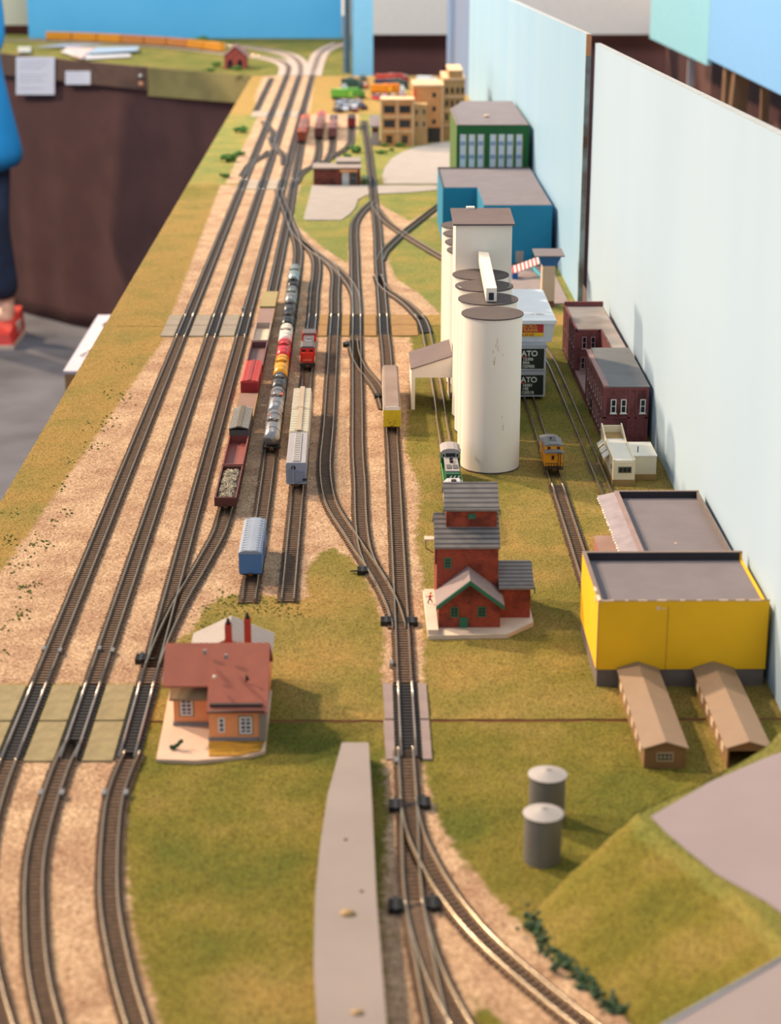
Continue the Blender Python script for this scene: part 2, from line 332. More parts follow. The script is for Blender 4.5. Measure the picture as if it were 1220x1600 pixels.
# ------------------------------------------------------------------ tracks
def smooth_path(P, step=6.0):
    P = [Vector((p[0], p[1], 0)) for p in P]
    if len(P) == 2:
        n = max(1, int((P[1]-P[0]).length/30)); return [P[0].lerp(P[1], i/n) for i in range(n+1)]
    out = []
    for i in range(len(P)-1):
        p0 = P[max(i-1, 0)]; p1 = P[i]; p2 = P[i+1]; p3 = P[min(i+2, len(P)-1)]
        n = max(2, int((p2-p1).length/step))
        for k in range(n):
            t = k/n; out.append(.5*((2*p1)+(p2-p0)*t+(2*p0-5*p1+4*p2-p3)*t*t+(3*p1-p0-3*p2+p3)*t**3))
    out.append(P[-1])
    # light smoothing takes the kinks out of measured points
    for _ in range(12): out = [out[0]]+[(out[i-1]+out[i]*2+out[i+1])/4 for i in range(1, len(out)-1)]+[out[-1]]
    return out
def track(label, path, tie=M_TIE, pitch=4.8, tw=2.3, ties=True, name='railway_track', group=None, zt=1.0, shiny=None):
    pts = smooth_path(path); o0 = (pts[0].x, pts[0].y, 0)
    t = thing(name, label, 'railway track', o0, group=group)
    nrm = []
    for i in range(len(pts)):
        d = (pts[min(i+1, len(pts)-1)]-pts[max(i-1, 0)]).normalized(); nrm.append(Vector((-d.y, d.x, 0)))
    for s in (-1, 1):
        mb = MB(); vs = []; prof = [(-.95,.6),(.95,.6),(.4,1.1),(.62,2.5),(.54,2.9),(0,3.0),(-.54,2.9),(-.62,2.5),(-.4,1.1)]
        for p, n in zip(pts, nrm):
            for u, z in prof: q = p+n*(s*4.9+u); vs.append((q.x, q.y, z))
        k = 9
        for i in range(len(pts)-1):
            b = i*k
            for j in range(k):
                f = (b+j, b+(j+1)%k, b+k+(j+1)%k, b+k+j)
                mb.f.append(f); mb.m.append(0 if 3 <= j <= 6 else 1); mb.sm.append(3 <= j <= 6)
        mb.v = vs; mb.mats = [shiny or (M_RAILN if tie is M_TIE else M_RAIL), M_RSIDE]; mb.f.append(tuple(range(k))); mb.m.append(1); mb.sm.append(False)
        mb.f.append(tuple((len(pts)-1)*k+j for j in range(k))[::-1]); mb.m.append(1); mb.sm.append(False)
        # outward winding
        mb.f = [tuple(reversed(f)) for f in mb.f]
        mb.build('rail', None, t)
    if ties:
        mb = MB(); L = [0]
        for i in range(1, len(pts)): L.append(L[-1]+(pts[i]-pts[i-1]).length)
        s = pitch/2; i = 0
        while s < L[-1]:
            while L[i+1] < s: i += 1
            f = (s-L[i])/(L[i+1]-L[i]); c = pts[i].lerp(pts[i+1], f); n = nrm[i].lerp(nrm[i+1], f).normalized(); d = Vector((n.y, -n.x, 0))*(tw/2)
            hw = 8.4+random.uniform(-.25, .25)
            B = [c-n*hw-d, c-n*hw+d, c+n*hw+d, c+n*hw-d]
            mb.hull8([(q.x, q.y, -1.2) for q in B], [(q.x, q.y, zt) for q in B], tie)
            s += pitch
        for sg in (-1, 1):                  # webs that hold the moulded strip together
            q = [(p+n*(sg*4.9-.6), p+n*(sg*4.9+.6)) for p, n in zip(pts, nrm)]
            for a, b in zip(q[:-1], q[1:]): mb.hull8([(v.x, v.y, -1.4) for v in (a[0], a[1], b[1], b[0])], [(v.x, v.y, min(zt, -.1)) for v in (a[0], a[1], b[1], b[0])], tie)
        mb.build('sleeper_strip', None, t)
    return t
def joiner(x, yj, label): track(label, [(x, yj-61), (x, yj+61)], tie=M_TIEB, pitch=5.0, tw=2.6, name='joiner_track', group='black joiner tracks across the module gaps')
J = [1164.3, 2378, 3593.3, 4769.2]
JN = ['gap by the orange house', 'gap beside the white silos', 'gap by the brick hut', 'farthest gap']
MAINS = [(-231.5, 'outer main line'), (-193.4, 'middle main line'), (-155.3, 'inner main line')]
SEG = ['along the freight yard', 'past the blue factory', 'by the brick hut', 'on the farthest straight module']
for x, nm in MAINS:
    for yj, jn in zip(J, JN): joiner(x, yj, 'black joiner track of the '+nm+' across the '+jn)
    for k in range(4):
        a = J[k]+61; b = (J[k+1]-61) if k < 3 else 5781
        track('straight brown sleepered track of the '+nm+', '+SEG[k], [(x, a), (x, b)], tie=M_TIE if k == 0 else M_TIED)
# near ends of the mains, curving away under the camera
track('outer main line running off the picture at the lower left corner', [(-231.5, 1103), (-230, 1040), (-222, 960), (-205, 880), (-180, 800), (-150, 730)])
track('curved main line with shiny rails at the lower left, left of two', GL([(118,1158),(100,1190),(80,1246),(62,1310),(53.7,1361),(53,1420),(55.7,1484),(63,1545),(77,1600),(100,1680),(125,1740)]), shiny=None)
track('curved main line with shiny rails at the lower left, right of two', GL([(207,1178),(193,1210),(180,1246),(173,1300),(170,1361),(171,1420),(182,1484),(195,1545),(212,1600),(235,1670),(262,1740)]))
XA, XB0, XC0, XD, XE, XF = -126.5, -97.5, -66.5, -38.2, -8.0, 28.0
TP = {
 'siding from the inner main line by the orange house, under the open wagons': GL([(237,1045),(252,1005),(268,970),(284,938),(305,903),(324,869),(342,836),(351.5,805)])+[(-125.5,1680),(-126.5,1900),(-127.5,2110),(-128,2317)],
 'siding under the tank wagons and the blue box wagon': [(-92.8,1384),(-93,1600),(-95.5,1900),(-97.3,2317)],
 'stub siding under the white covered hoppers': [(-61.8,1386),(-63.5,1700),(-66,2000),(-68.2,2317)],
 'track curving from the yard right of the white hoppers down to the lower junction': [(-38.7,2317),(-38.4,2100),(-38.2,1900)]+GL([(508,718),(508.7,752),(515.4,785),(530,812),(545,834),(565,866),(583,891),(598,916),(610,940),(619,962),(624,984)]),
 'straight yard track left of the yellow reefer wagon': [(-10,2317),(-8,2000)]+GL([(558.7,700),(562,756),(562.8,794),(565,831),(571,865),(583,893),(597,915)]),
 'crossover in front of the yellow reefer wagon': GL([(552,533),(554,550),(560,568),(571,584),(584,598),(596,618),(603,640)]),
 'straight track under the yellow reefer wagon, reaching the lower crossing gap': [(28,1225),(28,1500),(28.2,1900),(27,2200),(25.5,2317)],
 'track through the loading shed beside the white silos': [(82,1520),(82,1800),(81.5,2100)]+GL([(666,520)]),
 'track under the orange caboose and the stacked model boxes': [(182,1690),(182,1800),(181.5,2317)],
 'near end of the caboose track with its sleepers showing, up to the yellow warehouse': [(181.5,1340),(182,1690)],
 'track by the backdrop running from the boxes to the grey warehouse': [(226.5,1530),(225.5,1750),(224,2050),(221,2200),(212,2317)],
}
SUNK = {'track through the loading shed beside the white silos': -.9, 'track by the backdrop running from the boxes to the grey warehouse': -.9, 'track under the orange caboose and the stacked model boxes': -.9}
for lb, p in TP.items(): track(lb, p, zt=SUNK.get(lb, 1.0))
for x, lb in ((28, 'lower crossing gap'),): joiner(x, J[0], 'black sleepered joiner track of the single line at the nearest gap between modules')
for x, lb in ((-128, 'under the open wagons'), (-97.4, 'under the tank wagons'), (-68.4, 'under the red locomotive'), (-38.8, 'right of the red locomotive'), (-10, 'fifth from the right of the yard'), (25, 'in line with the yellow reefer wagon')):
    joiner(x, J[1], 'black joiner track '+lb+', at the gap by the silos')
TP3 = {
 'straight siding beyond the string of open wagons': [(-128.5,2439),(-129,2700),(-130,2950),(-131,3250),(-134,3532)],
 'ladder track of the yard slanting from the inner main line to the right': GL([(436,297),(439,310),(447,330),(454,350),(463,368),(478,384),(494,397),(512,410),(527,422),(540,436),(550,450),(556,466)])+[(-10.5,2439)],
 'yard branch reaching the far end of the tank wagons': GL([(453,350),(462,372),(466,392),(465,413)])+[(-98.3,2560),(-97.8,2439)],
 'yard branch reaching the red locomotive from behind': GL([(472,379),(486,392),(494,407),(494.5,430),(491,455)])+[(-68.6,2439)],
 'yard branch right of the red locomotive': GL([(495,398),(511,409),(521,420),(525,433),(523.5,460)])+[(-38.8,2439)],
 'curved leg left of the pale gravel wedge, joining at the far points': GL([(582,316),(571,326),(561,338),(554,352),(553,375),(554,400),(554.5,430),(556,460)])+[(-10,2439)],
 'straight line to the far points beside the green meadow': [(25,2439),(24,2600),(22.6,2800),(22.3,3100),(18,3380),(17,3532)],
 'branch curving right to the loading shed': GL([(591,432),(595,444),(605,455),(619,464),(633,474),(646,486),(657,500)]),
 'track slanting up to the blue factory over the diamond crossing': GL([(594,408),(599,396),(608,386),(629,366),(654,346),(681,325),(700,312)]),
 'track slanting down from the far points over the diamond crossing to the silos': GL([(584,322),(592,333),(605,348),(629,366),(656,383),(688,402),(715,417),(745,440),(776,465)])+[(181,2440)],
 'track going on from the far points past the brick hut': [(16,3655),(14,3800),(10,4100),(2,4500),(0,4620)],
 'straight siding continuing past the brick hut toward the parked wagons': [(-134,3655),(-136,3900),(-138,4200),(-141,4560)],
 'second stub under the parked brown wagons': GL([(490,262),(495,250),(498,235),(499,213)])+[(-103,4560)],
 'third stub under the parked brown wagons': GL([(509,254),(517,240),(519.5,225),(520,212)])+[(-72,4560)],
 'curved track from the siding round to the lone dark red wagon': GL([(463,286),(468,274),(478,266),(492,259),(508,252),(524,243),(538,234),(547,225),(549,212),(549,190)]),
 'crossover from the outer to the middle main line near the far gap': GL([(404,200),(412,190),(420,199),(428,211),(425,222)][1:]),
 'shiny crossover from the middle to the inner main line near the far gap': GL([(424,214),(427,226),(435,235),(443,243),(445,258)]),
 'crossover from the middle down to the outer main line': GL([(421,236),(411,245),(398,252),(388,260),(379,275)]),
 'short unused length of track left of the main lines on the farthest straight module': [(-274,4830),(-274,5700)],
}
for lb, p in TP3.items(): track(lb, p, tie=M_TIED)
joiner(-134, J[2], 'black sleepered joiner track of the siding at the gap by the brick hut'); joiner(16.5, J[2], 'black sleepered joiner track of the single line at the gap by the brick hut')
track('black sleepered joiner track curving beside the silos', GL([(654,494),(661,505),(666,520)]), tie=M_TIEB, pitch=5, tw=2.6, name='joiner_track')
M1T = {
 'left leg of the points at the bottom of the picture': GL([(633.5,1172),(638,1246),(640.5,1300),(641.5,1350),(646,1409),(657,1472),(668,1530),(682,1600),(700,1680)]),
 'middle leg of the points at the bottom, leaving to the right': GL([(645.5,1409),(652,1440),(662,1482),(682,1535),(706,1583),(735,1632),(780,1690)]),
 'shiny curved track sweeping to the lower right past the grass bank': GL([(638,1250),(641,1275),(645,1299),(660,1333),(680,1372),(701,1405),(731,1445),(769,1485),(806,1517),(845,1550),(890,1587),(960,1640)]),
}
for lb, p in M1T.items(): track(lb, p)
# point blades and check rails of the turnouts, throw-bar boxes beside them
def rail_piece(mb, a, b, za=.6, zb=3.0):
    d = Vector((b[0]-a[0], b[1]-a[1], 0)).normalized(); n = Vector((-d.y, d.x, 0))*.55
    A = Vector((a[0], a[1], 0)); B = Vector((b[0], b[1], 0)); q = [A-n, B-n, B+n, A+n]
    mb.hull8([(v.x, v.y, za) for v in q], [(v.x, v.y, zb) for v in q], M_RAIL)
def point_box(px, py, side, label, w=3.4, l=11):
    x, y = G(px, py); mb = MB(); mb.box(x-w, x+w, y-l/2, y+l/2, -1, 2.6, M_BLK)
    for k in (-1, 0, 1): mb.box(x-w-.8, x+w+.8, y+k*4.2-1, y+k*4.2+1, -1, 3.4, M_BLK)
    mb.box(x-1.2, x+1.2, y-l/2-2, y+l/2+2, 2.6, 3.8, M_BLK)
    mb.box(min(x, x-side*10), max(x, x-side*10), y-.8, y+.8, .8, 1.6, M_BLK)
    t = solo(mb, 'point_motor', None, label, 'point motor', (x, y, 0), 'point motors beside the turnouts')
point_box(221, 1032, -1, 'small black point motor left of the turnout by the orange house')
point_box(644, 974, 1, 'small black point motor right of the junction by the red elevator')
point_box(603, 973, -1, 'small black point motor left of the junction by the red elevator')
point_box(566, 894, 1, 'small black point motor inside the junction of the yard tracks')
point_box(662, 1258, 1, 'small black point motor right of the near turnout below the crossing gap')
point_box(618, 1262, -1, 'small black point motor left of the near turnout below the crossing gap')
point_box(618, 1419, -1, 'small black point motor left of the nearest turnout by the long platform')
point_box(676, 1416, 1, 'small black point motor right of the nearest turnout by the long platform')
point_box(541, 540, -1, 'small black point motor left of the crossover by the yellow reefer')
point_box(590, 621, -1, 'small black point motor touching the far side of the yellow reefer', 3, 10)
# rail joiners: little silver collars where rails meet
mbj = [(155.5,1018,'on the left rail of the middle main line above the pads'),(176,1021,'on the right rail of the middle main line above the pads'),(69,1018,'on the left rail of the outer main line above the pads'),(94,1021,'on the right rail of the outer main line above the pads'),(64,1244,'on the left rail below the pads'),(97,1244,'on the middle main line below the pads'),(163,1244,'on the left rail of the inner main line below the pads'),(197,1244,'on the right rail of the inner main line below the pads'),(611,1040,'on the single line above the crossing gap'),(619,1193,'on the single line below the crossing gap'),(379,484,'on the left rail of the inner main by the open wagons'),(394,484,'on the right rail of the inner main by the open wagons')]
for px, py, lb in mbj:
    x, y = G(px, py); solo(MB().box(x-1.3, x+1.3, y-3.4, y+3.4, -.8, 3.3, M_STEEL), 'rail_joiner', None, 'tiny metal collar '+lb, 'rail joiner', (x, y, 0), 'silver rail joiners')

# pads and roadways lying on the modules
def pad(poly, z, m, name, label, cat, z0=-1.5):
    cx = sum(p[0] for p in poly)/len(poly); cy = sum(p[1] for p in poly)/len(poly)
    return solo(MB().prism(poly, z0, z, m), name, None, label, cat, (cx, cy, z0))
M_PAD = mat('grey_green_pad', '#8d8260', .9, var=.12, scale=120, bump=.3)
M_PADV = mat('mauve_grey_pad', '#8a7c7c', .9, var=.08, scale=60)
M_PADB = mat('grey_strip', '#8d8478', .9, var=.08, scale=40)
M_PADO = mat('ochre_strip', '#957244', .9, var=.1, scale=60, bump=.5)
for a, b, yy in ((1103, 1163, 'far side'), (1165.5, 1225, 'near side')):
    yy = 'near side' if a < 1150 else 'far side'
    for x0, x1, w_ in ((-268, -241, 'left of the outer main line'), (-222, -203, 'between outer and middle main lines'), (-184, -164.5, 'between middle and inner main lines')):
        pad([(x0, a), (x1, a), (x1, b), (x0, b)], .5, M_PAD, 'roadbed_pad', 'grey green pad '+w_+', '+yy+' of the nearest gap', 'roadbed pad')
    for x0, x1, w_ in ((14, 19, 'left'), (37, 43, 'right')):
        pad([(x0 if w_ == 'right' else x0-1, a), (x1, a), (x1, b), (x0-(2 if w_ == 'left' else 0), b)], .5, M_PADV, 'roadbed_pad', 'mauve grey strip '+w_+' of the single line, '+yy+' of the gap', 'roadbed pad')
for a, b, yy in ((2317, 2377, 'near side'), (2379, 2439, 'far side')):
    for x0, x1, w_ in ((-258, -241, 'left of the outer main line'), (-222, -203, 'between outer and middle main lines'), (-184, -165, 'between middle and inner main lines')):
        pad([(x0, a), (x1, a), (x1, b), (x0, b)], .5, M_PADB, 'roadbed_pad', 'grey strip '+w_+', '+yy+' of the silo gap', 'roadbed pad')
    for x0, x1, w_ in ((-59, -48, 'right of the red locomotive'), (-29, -19.5, 'in the middle of the yard'), (-.5, 15, 'left of the yellow wagon line'), (35, 68, 'between the yard and the loading shed')):
        pad([(x0, a), (x1, a), (x1, b), (x0, b)], .4, M_PADO, 'roadbed_pad', 'ochre strip '+w_+', '+yy+' of the silo gap', 'roadbed pad')
M_PADP = mat('pale_strip', '#9c9082', .9, var=.06)
for a, b, yy in ((3532, 3592, 'near side'), (3594.5, 3654, 'far side')):
    for x0, x1, w_ in ((-222, -203, 'between outer and middle main lines'), (-184, -165, 'between middle and inner main lines')):
        pad([(x0, a), (x1, a), (x1, b), (x0, b)], .5, M_PADP, 'roadbed_pad', 'pale strip '+w_+', '+yy+' of the hut gap', 'roadbed pad')
for a, b, yy in ((4708, 4768, 'near side'), (4770.5, 4830, 'far side')):
    for x0, x1, w_ in ((-280, -241, 'left of the outer main line'), (-222, -203, 'between outer and middle main lines'), (-184, -165, 'between middle and inner main lines')):
        pad([(x0, a), (x1, a), (x1, b), (x0, b)], .5, M_PADP, 'roadbed_pad', 'pale strip '+w_+', '+yy+' of the farthest gap', 'roadbed pad')
M_YARD = mat('pale_yard_concrete', '#968d88', .85, var=.05, scale=30)
pad(GL([(487,290),(484,305),(474,341),(478,344),(533,344),(546,335),(555,325),(559,312),(572,305),(592,303),(640,301),(683,297),(683,290)]), .6, M_YARD, 'yard_slab', 'pale grey concrete yard in front of the brick hut', 'yard')
pad(GL([(600,287.5),(597,275),(601,262),(612,248),(628,238),(650,230),(683,223),(712,221),(712,287.5)]), .6, M_YARD, 'yard_slab', 'pale grey curved concrete drive before the beige factory', 'yard')
# platform: the long grey plank in the foreground
pl = [G(x, y, 12) for x, y in [(534,1160),(576,1160),(581,1250),(588,1400),(596,1500),(604,1600),(612,1720),(507,1720),(497,1600),(490,1500),(492,1400),(500,1320),(512,1240)]]
t = thing('station_platform', 'long grey tapering platform plank beside the single line in the foreground', 'platform', (-12, 780, -1.4))
MB().prism(pl, -1.4, 12, mat('platform_grey', '#8c8482', .85, var=.05, scale=20)).build('deck', None, t)
M_GLUE = mat('glue_blob', '#9c8258', .6)
for px, py, r in ((543,1428,3.4),(558,1583,2.6)):
    x, y = G(px, py, 12); MB().ball((x, y, 12), r, M_GLUE, sc=(1.3,1,.7)).build('glue_blob', None, t)
for px, py in ((565,1393),(540,1312)):
    x, y = G(px, py, 12); MB().cyl((x, y, 11.6), 1.1, .7, m=M_BLK, n=10).build('screw_hole', None, t)

# ------------------------------------------------------------------ buildings
def window(T, a, z0, w, h, at, face='S', cols=1, rows=2, frame=None, glass=None, bar=.55, sill=True, name='window', depth=.5, lintel=False):
    """a window centred on a: frame and glazing bars standing proud of the wall, pane set inside as a sub-part"""
    fr = frame or M_WFRAME; gl = glass or M_GLASS; mb = MB(); pb = MB()
    def bx(m, u0, u1, q0, q1, v0, v1):
        if face == 'S': m.box(u0, u1, at-q1, at-q0, v0, v1)
        elif face == 'N': m.box(u0, u1, at+q0, at+q1, v0, v1)
        elif face == 'W': m.box(at-q1, at-q0, u0, u1, v0, v1)
        else: m.box(at+q0, at+q1, u0, u1, v0, v1)
    x0, x1, z1 = a-w/2, a+w/2, z0+h
    bx(mb, x0, x0+bar, 0, depth, z0, z1); bx(mb, x1-bar, x1, 0, depth, z0, z1); bx(mb, x0+bar, x1-bar, 0, depth, z1-bar, z1); bx(mb, x0+bar, x1-bar, 0, depth, z0, z0+bar)
    for i in range(1, cols): u = x0+w*i/cols; bx(mb, u-bar*.4, u+bar*.4, 0, depth*.9, z0+bar, z1-bar)
    for i in range(1, rows): v = z0+h*i/rows; bx(mb, x0+bar, x1-bar, 0, depth*.9, v-bar*.4, v+bar*.4)
    if sill: bx(mb, x0-.8, x1+.8, 0, depth*2.2, z0-.9, z0)
    if lintel: bx(mb, x0-.8, x1+.8, 0, depth*1.6, z1, z1+1)
    o = mb.build(name, fr, T)
    bx(pb, x0+bar, x1-bar, 0, depth*.4, z0+bar, z1-bar)
    pb.build('pane', gl, o); return o

# --- tall white grain silos with their headhouse
for k, (d, lb) in enumerate(((1757,'nearest tall white silo, with brown stains down its front'), (1823,'second white silo from the camera, under the conveyor end'), (1887,'third white silo from the camera, silver scratches on its dark lid'), (1946,'fourth white silo, right against the tower front'),
                          (2087,'white silo just behind the tower, first of the four beyond it'), (2138,'white silo behind the tower, second of the four beyond it'), (2193,'white silo behind the tower, third of the four beyond it'), (2251,'farthest white silo of the row'))):
    cx = 122.5
    t = thing('grain_silo', lb, 'silo', (cx, d, 0), group='white grain silos in one row')
    M_SILO = mat('white_silo_card', '#e6ded4', .65, var=.02, scale=12)
    MB().cyl((cx, d, -1.6), 28.6, 152.5, n=64, m=M_SILO).build('wall', None, t)
    MB().cyl((cx, d, 150.9), 29.8, 1.2, n=64, m=mat('dark_card_lid', '#544c4c', .9, var=.1, scale=30, bump=.3)).build('lid', None, t)
    MB().cyl((cx, d, -1.6), 28.9, 2.2, n=64, m=mat('dark_base_ring', '#4a403c', .8)).build('base_ring', None, t)
    if k == 0:
        M_STN = mat('brown_stain', '#a07a60', .8)
        mb = MB()
        for (px, py, l) in ((772,525,9),(775,535,6),(770,552,10),(768,558,5),(783,640,3),(786,655,6),(768,542,4),(782,548,2)):
            a = math.atan2(-1, (px-768)/48*1.0)
            for j in range(int(l/1.5)):
                x, y, z = 0, 0, 0
                ux_ = cx+28.7*math.cos(a); uy_ = d+28.7*math.sin(a); zz = 152-(py-495)*.65-j*1.4; off = random.uniform(-.8, .8)
                mb.ball((ux_+off, uy_, zz), .35, M_STN, n=6, k=4, sc=(1,.3,1.6))
        mb.build('rust_stain', None, t)
    if k == 2:
        mb = MB()
        for (a0, a1) in ((-.6, .15), (2.9, 3.7)):
            p = [(cx+27*math.cos(a0+(a1-a0)*i/6), d+27*math.sin(a0+(a1-a0)*i/6), 152.3) for i in range(7)]; mb.tube(p, .45, M_STEEL, 5)
        mb.build('silver_scratch', None, t)
t = thing('silo_headhouse', 'white square tower rising above the silos with a dark sloping roof', 'tower', (128, 2010, 0))
MB().extrude([(1982,-1.6),(2043,-1.6),(2043,202.6),(1982,197.6)], 97.5, 157.5, 'X', M_WHITEW).build('tower_wall', None, t)
MB().hull8([(94.5,1978,197.5),(160,1978,197.5),(160,2049,203),(94.5,2049,203)][:4], [(94.5,1978,199.5),(160,1978,199.5),(160,2049,205),(94.5,2049,205)], mat('brown_grey_roof', '#6c6062', .9, var=.08, scale=30, bump=.4)).build('roof', None, t)
MB().box(112, 121, 2056-12, 2053, 203, 206.5, M_WHITEW).build('roof_vent', None, t)
t = thing('conveyor_gallery', 'white square box conveyor leaning from the tower down over the silo lids', 'conveyor', (124, 1900, 153))
p0 = Vector((124.3, 1803, 153)); p1 = Vector((127, 1983, 166)); w2 = 5.2
MB().hull8([(p0.x-w2,p0.y,153.2),(p0.x+w2,p0.y,153.2),(p1.x+w2,p1.y,160),(p1.x-w2,p1.y,160)], [(p0.x-w2,p0.y,166.5),(p0.x+w2,p0.y,166.5),(p1.x+w2,p1.y,170.5),(p1.x-w2,p1.y,170.5)], M_WHITEW).build('gallery_box', None, t)
MB().box(p0.x-2.6, p0.x+2.4, p0.y-.4, p0.y+.2, 154.6, 162, mat('navy_opening', '#1b2136', .6)).build('end_window', None, t)
# loading shed over the track beside the silos
t = thing('loading_shed', 'white lean-to shed on thin walls over the track left of the silos, dark sloping roof', 'shed', (72, 2003, 0))
MB().box(50.5, 54.5, 1968, 2039, -1.6, 43.4, M_WHITEW).build('wall', None, t)
MB().box(93.2, 94.9, 2010, 2038.8, -1.6, 50, M_WHITEW).build('wall', None, t)
MB().extrude([(50.5,-1.6),(54.5,-1.6),(54.5,35),(94.5,35),(94.5,58.3),(50.5,44)], 1966, 1968, 'Y', M_WHITEW).build('front_beam', None, t)
MB().extrude([(50.5,35),(94.5,35),(94.5,58.3),(50.5,44)], 2039, 2041, 'Y', M_WHITEW).build('back_beam', None, t)
MB().hull8([(49.5,1964.5,44),(94.5,1964.5,58.6),(94.5,2042,58.6),(49.5,2042,44)], [(49.5,1964.5,45.2),(94.5,1964.5,59.8),(94.5,2042,59.8),(49.5,2042,45.2)], MATS['brown_grey_roof']).build('roof', None, t)

# --- yellow warehouse
M_YEL = mat('yellow_card_wall', '#efb606', .75, var=.05, scale=20)
M_GRB = mat('grey_plinth', '#6f6560', .85, var=.1)
M_PAR = mat('black_parapet_inside', '#2b2830', .9, var=.08)
M_TRIM = mat('grey_parapet_edge', '#7d706c', .8)
t = thing('yellow_warehouse', 'large yellow flat roofed warehouse with a grey plinth against the backdrop', 'warehouse', (222, 1270, 0))
x0, x1, y0, y1, zt = 163, 283, 1220, 1322, 64.5
MB().box(x0+.8, x1-.8, y0+.8, y1-.8, -1.6, 12.5, M_GRB).build('plinth', None, t)
mb = MB().box(x1-2, x1, y0+2, y1-2, 12.5, 59.4, M_YEL)
for a in ((x0, x1, y0, y0+2), (x0, x0+2, y0+2, y1), (x0+2, x1, y1-2, y1)): mb.box(*a, 12.5, zt, M_YEL)
mb.build('wall', None, t)
MB().box(x0-.1, x0+.5, y0-.25, y0+.4, 12, zt, M_TRIM).box(x0+49, x0+49.4, y0-.2, y0+.1, 12.5, zt-4, mat('dark_yellow_seam', '#a87a18', .8)).build('wall_seam', None, t)
MB().box(x0+2, x1-2, y0+2, y1-2, 52, 58.5, M_ROOF).build('roof', None, t)
MB().box(x0+2, x1-2, y1-2.6, y1-2, 58.5, zt, M_PAR).box(x0+2, x0+2.6, y0+2, y1-2.6, 58.5, zt, M_PAR).build('parapet_lining', None, t)
MB().box(x0-.3, x1, y1-2.8, y1+.3, zt, zt+.6, M_TRIM).box(x0-.3, x0+2.8, y0-.3, y1-2.8, zt, zt+.6, M_TRIM).box(x0+2.8, x1, y0-.3, y0+.8, zt, zt+.5, M_TRIM).build('parapet_edge', None, t)
M_CHIP = mat('pale_chipped_card', '#e0c4ac', .9)
mb = MB(); mb.box(x0-.45, x0+1.6, y0-.3, y0+10, zt-1, zt+.8, M_CHIP).box(x0-.45, x0-.2, y0+12, y0+16, zt-6, zt-2, M_CHIP).box(x0-.45, x0+1, y0+18, y0+26, zt-.5, zt+.8, M_CHIP)
for i in range(9): q = x0+4+i*13+random.uniform(-3, 3); mb.box(q, q+random.uniform(2, 9), y0-.45, y0+.3, zt-.3, zt+.7, M_CHIP)
mb.build('chipped_edge', None, t)
mb = MB(); mb.box(x0+41, x0+42.6, y0-.15, y0, 57.5, 60.5, M_CHIP).box(x0+43.3, x0+44, y0-.15, y0, 58, 60, M_CHIP).box(x0+45, x0+47.5, y0-.15, y0, 58.3, 59, M_CHIP); mb.build('scuff_mark', None, t)

# --- grey warehouse behind it, with tin canopy
t = thing('grey_warehouse', 'grey flat roofed warehouse with a black parapet, between the yellow one and the white diner', 'warehouse', (248, 1430, 0))
x0, x1, y0, y1, zt = 212.5, 284, 1326, 1516, 50
mb = MB()
for a in ((x0, x1, y0, y0+2), (x0, x0+2, y0+2, y1), (x1-2, x1, y0+2, y1), (x0+2, x1-2, y1-2, y1)): mb.box(*a, -1.6, zt, mat('grey_stone_wall', '#6d6664', .85))
mb.build('wall', None, t)
MB().box(x0+2, x1-2, y0+2, y1-2, 40, 44.5, M_ROOF).build('roof', None, t)
MB().box(x0+2, x1-2, y1-2.6, y1-2, 44.5, zt, M_PAR).box(x0+2, x0+2.6, y0+2, y1-2.6, 44.5, zt, M_PAR).build('parapet_lining', None, t)
MB().box(x0-.3, x1, y1-2.4, y1+.3, zt, zt+.6, M_TRIM).box(x0-.6, x0+3.4, y0, y1-2.4, zt, zt+.6, mat('pinkish_edge', '#8f7a78', .8)).build('parapet_edge', None, t)
x, y = G(1056, 849, 44.5); MB().ball((x, y, 44.6), 1, M_CHIP, sc=(1.3,1,.4)).build('paper_scrap', None, t)
MB().hull8([(198.8,1326,43),(212.5,1326,48),(212.5,1516,48),(198.8,1522,43)], [(198.8,1326,44),(212.5,1326,49.2),(212.5,1516,49.2),(198.8,1522,44)], stripe_mat('corrugated_tin', '#958c94', '#857c86', 3.4, 'Y', .3)).build('canopy', None, t)
mb = MB()
for i in range(30): q = 1332+i*6.3; mb.ball((198.8+random.uniform(-.4,.4), q, 43.6), random.uniform(.5, 1.1), M_WHITEW, n=7, k=5, sc=(1,2.6,.7))
mb.build('canopy_glue_edge', None, t)
MB().box(196, 212.3, 1326, 1510, -1.6, 11, mat('pink_brick_dock', '#a0665e', .85, var=.12), ).build('loading_dock', None, t)
MB().box(195.8, 212.4, 1326, 1510.3, 11, 12, mat('pink_dock_top', '#9a8078', .85)).build('dock_top', None, t)

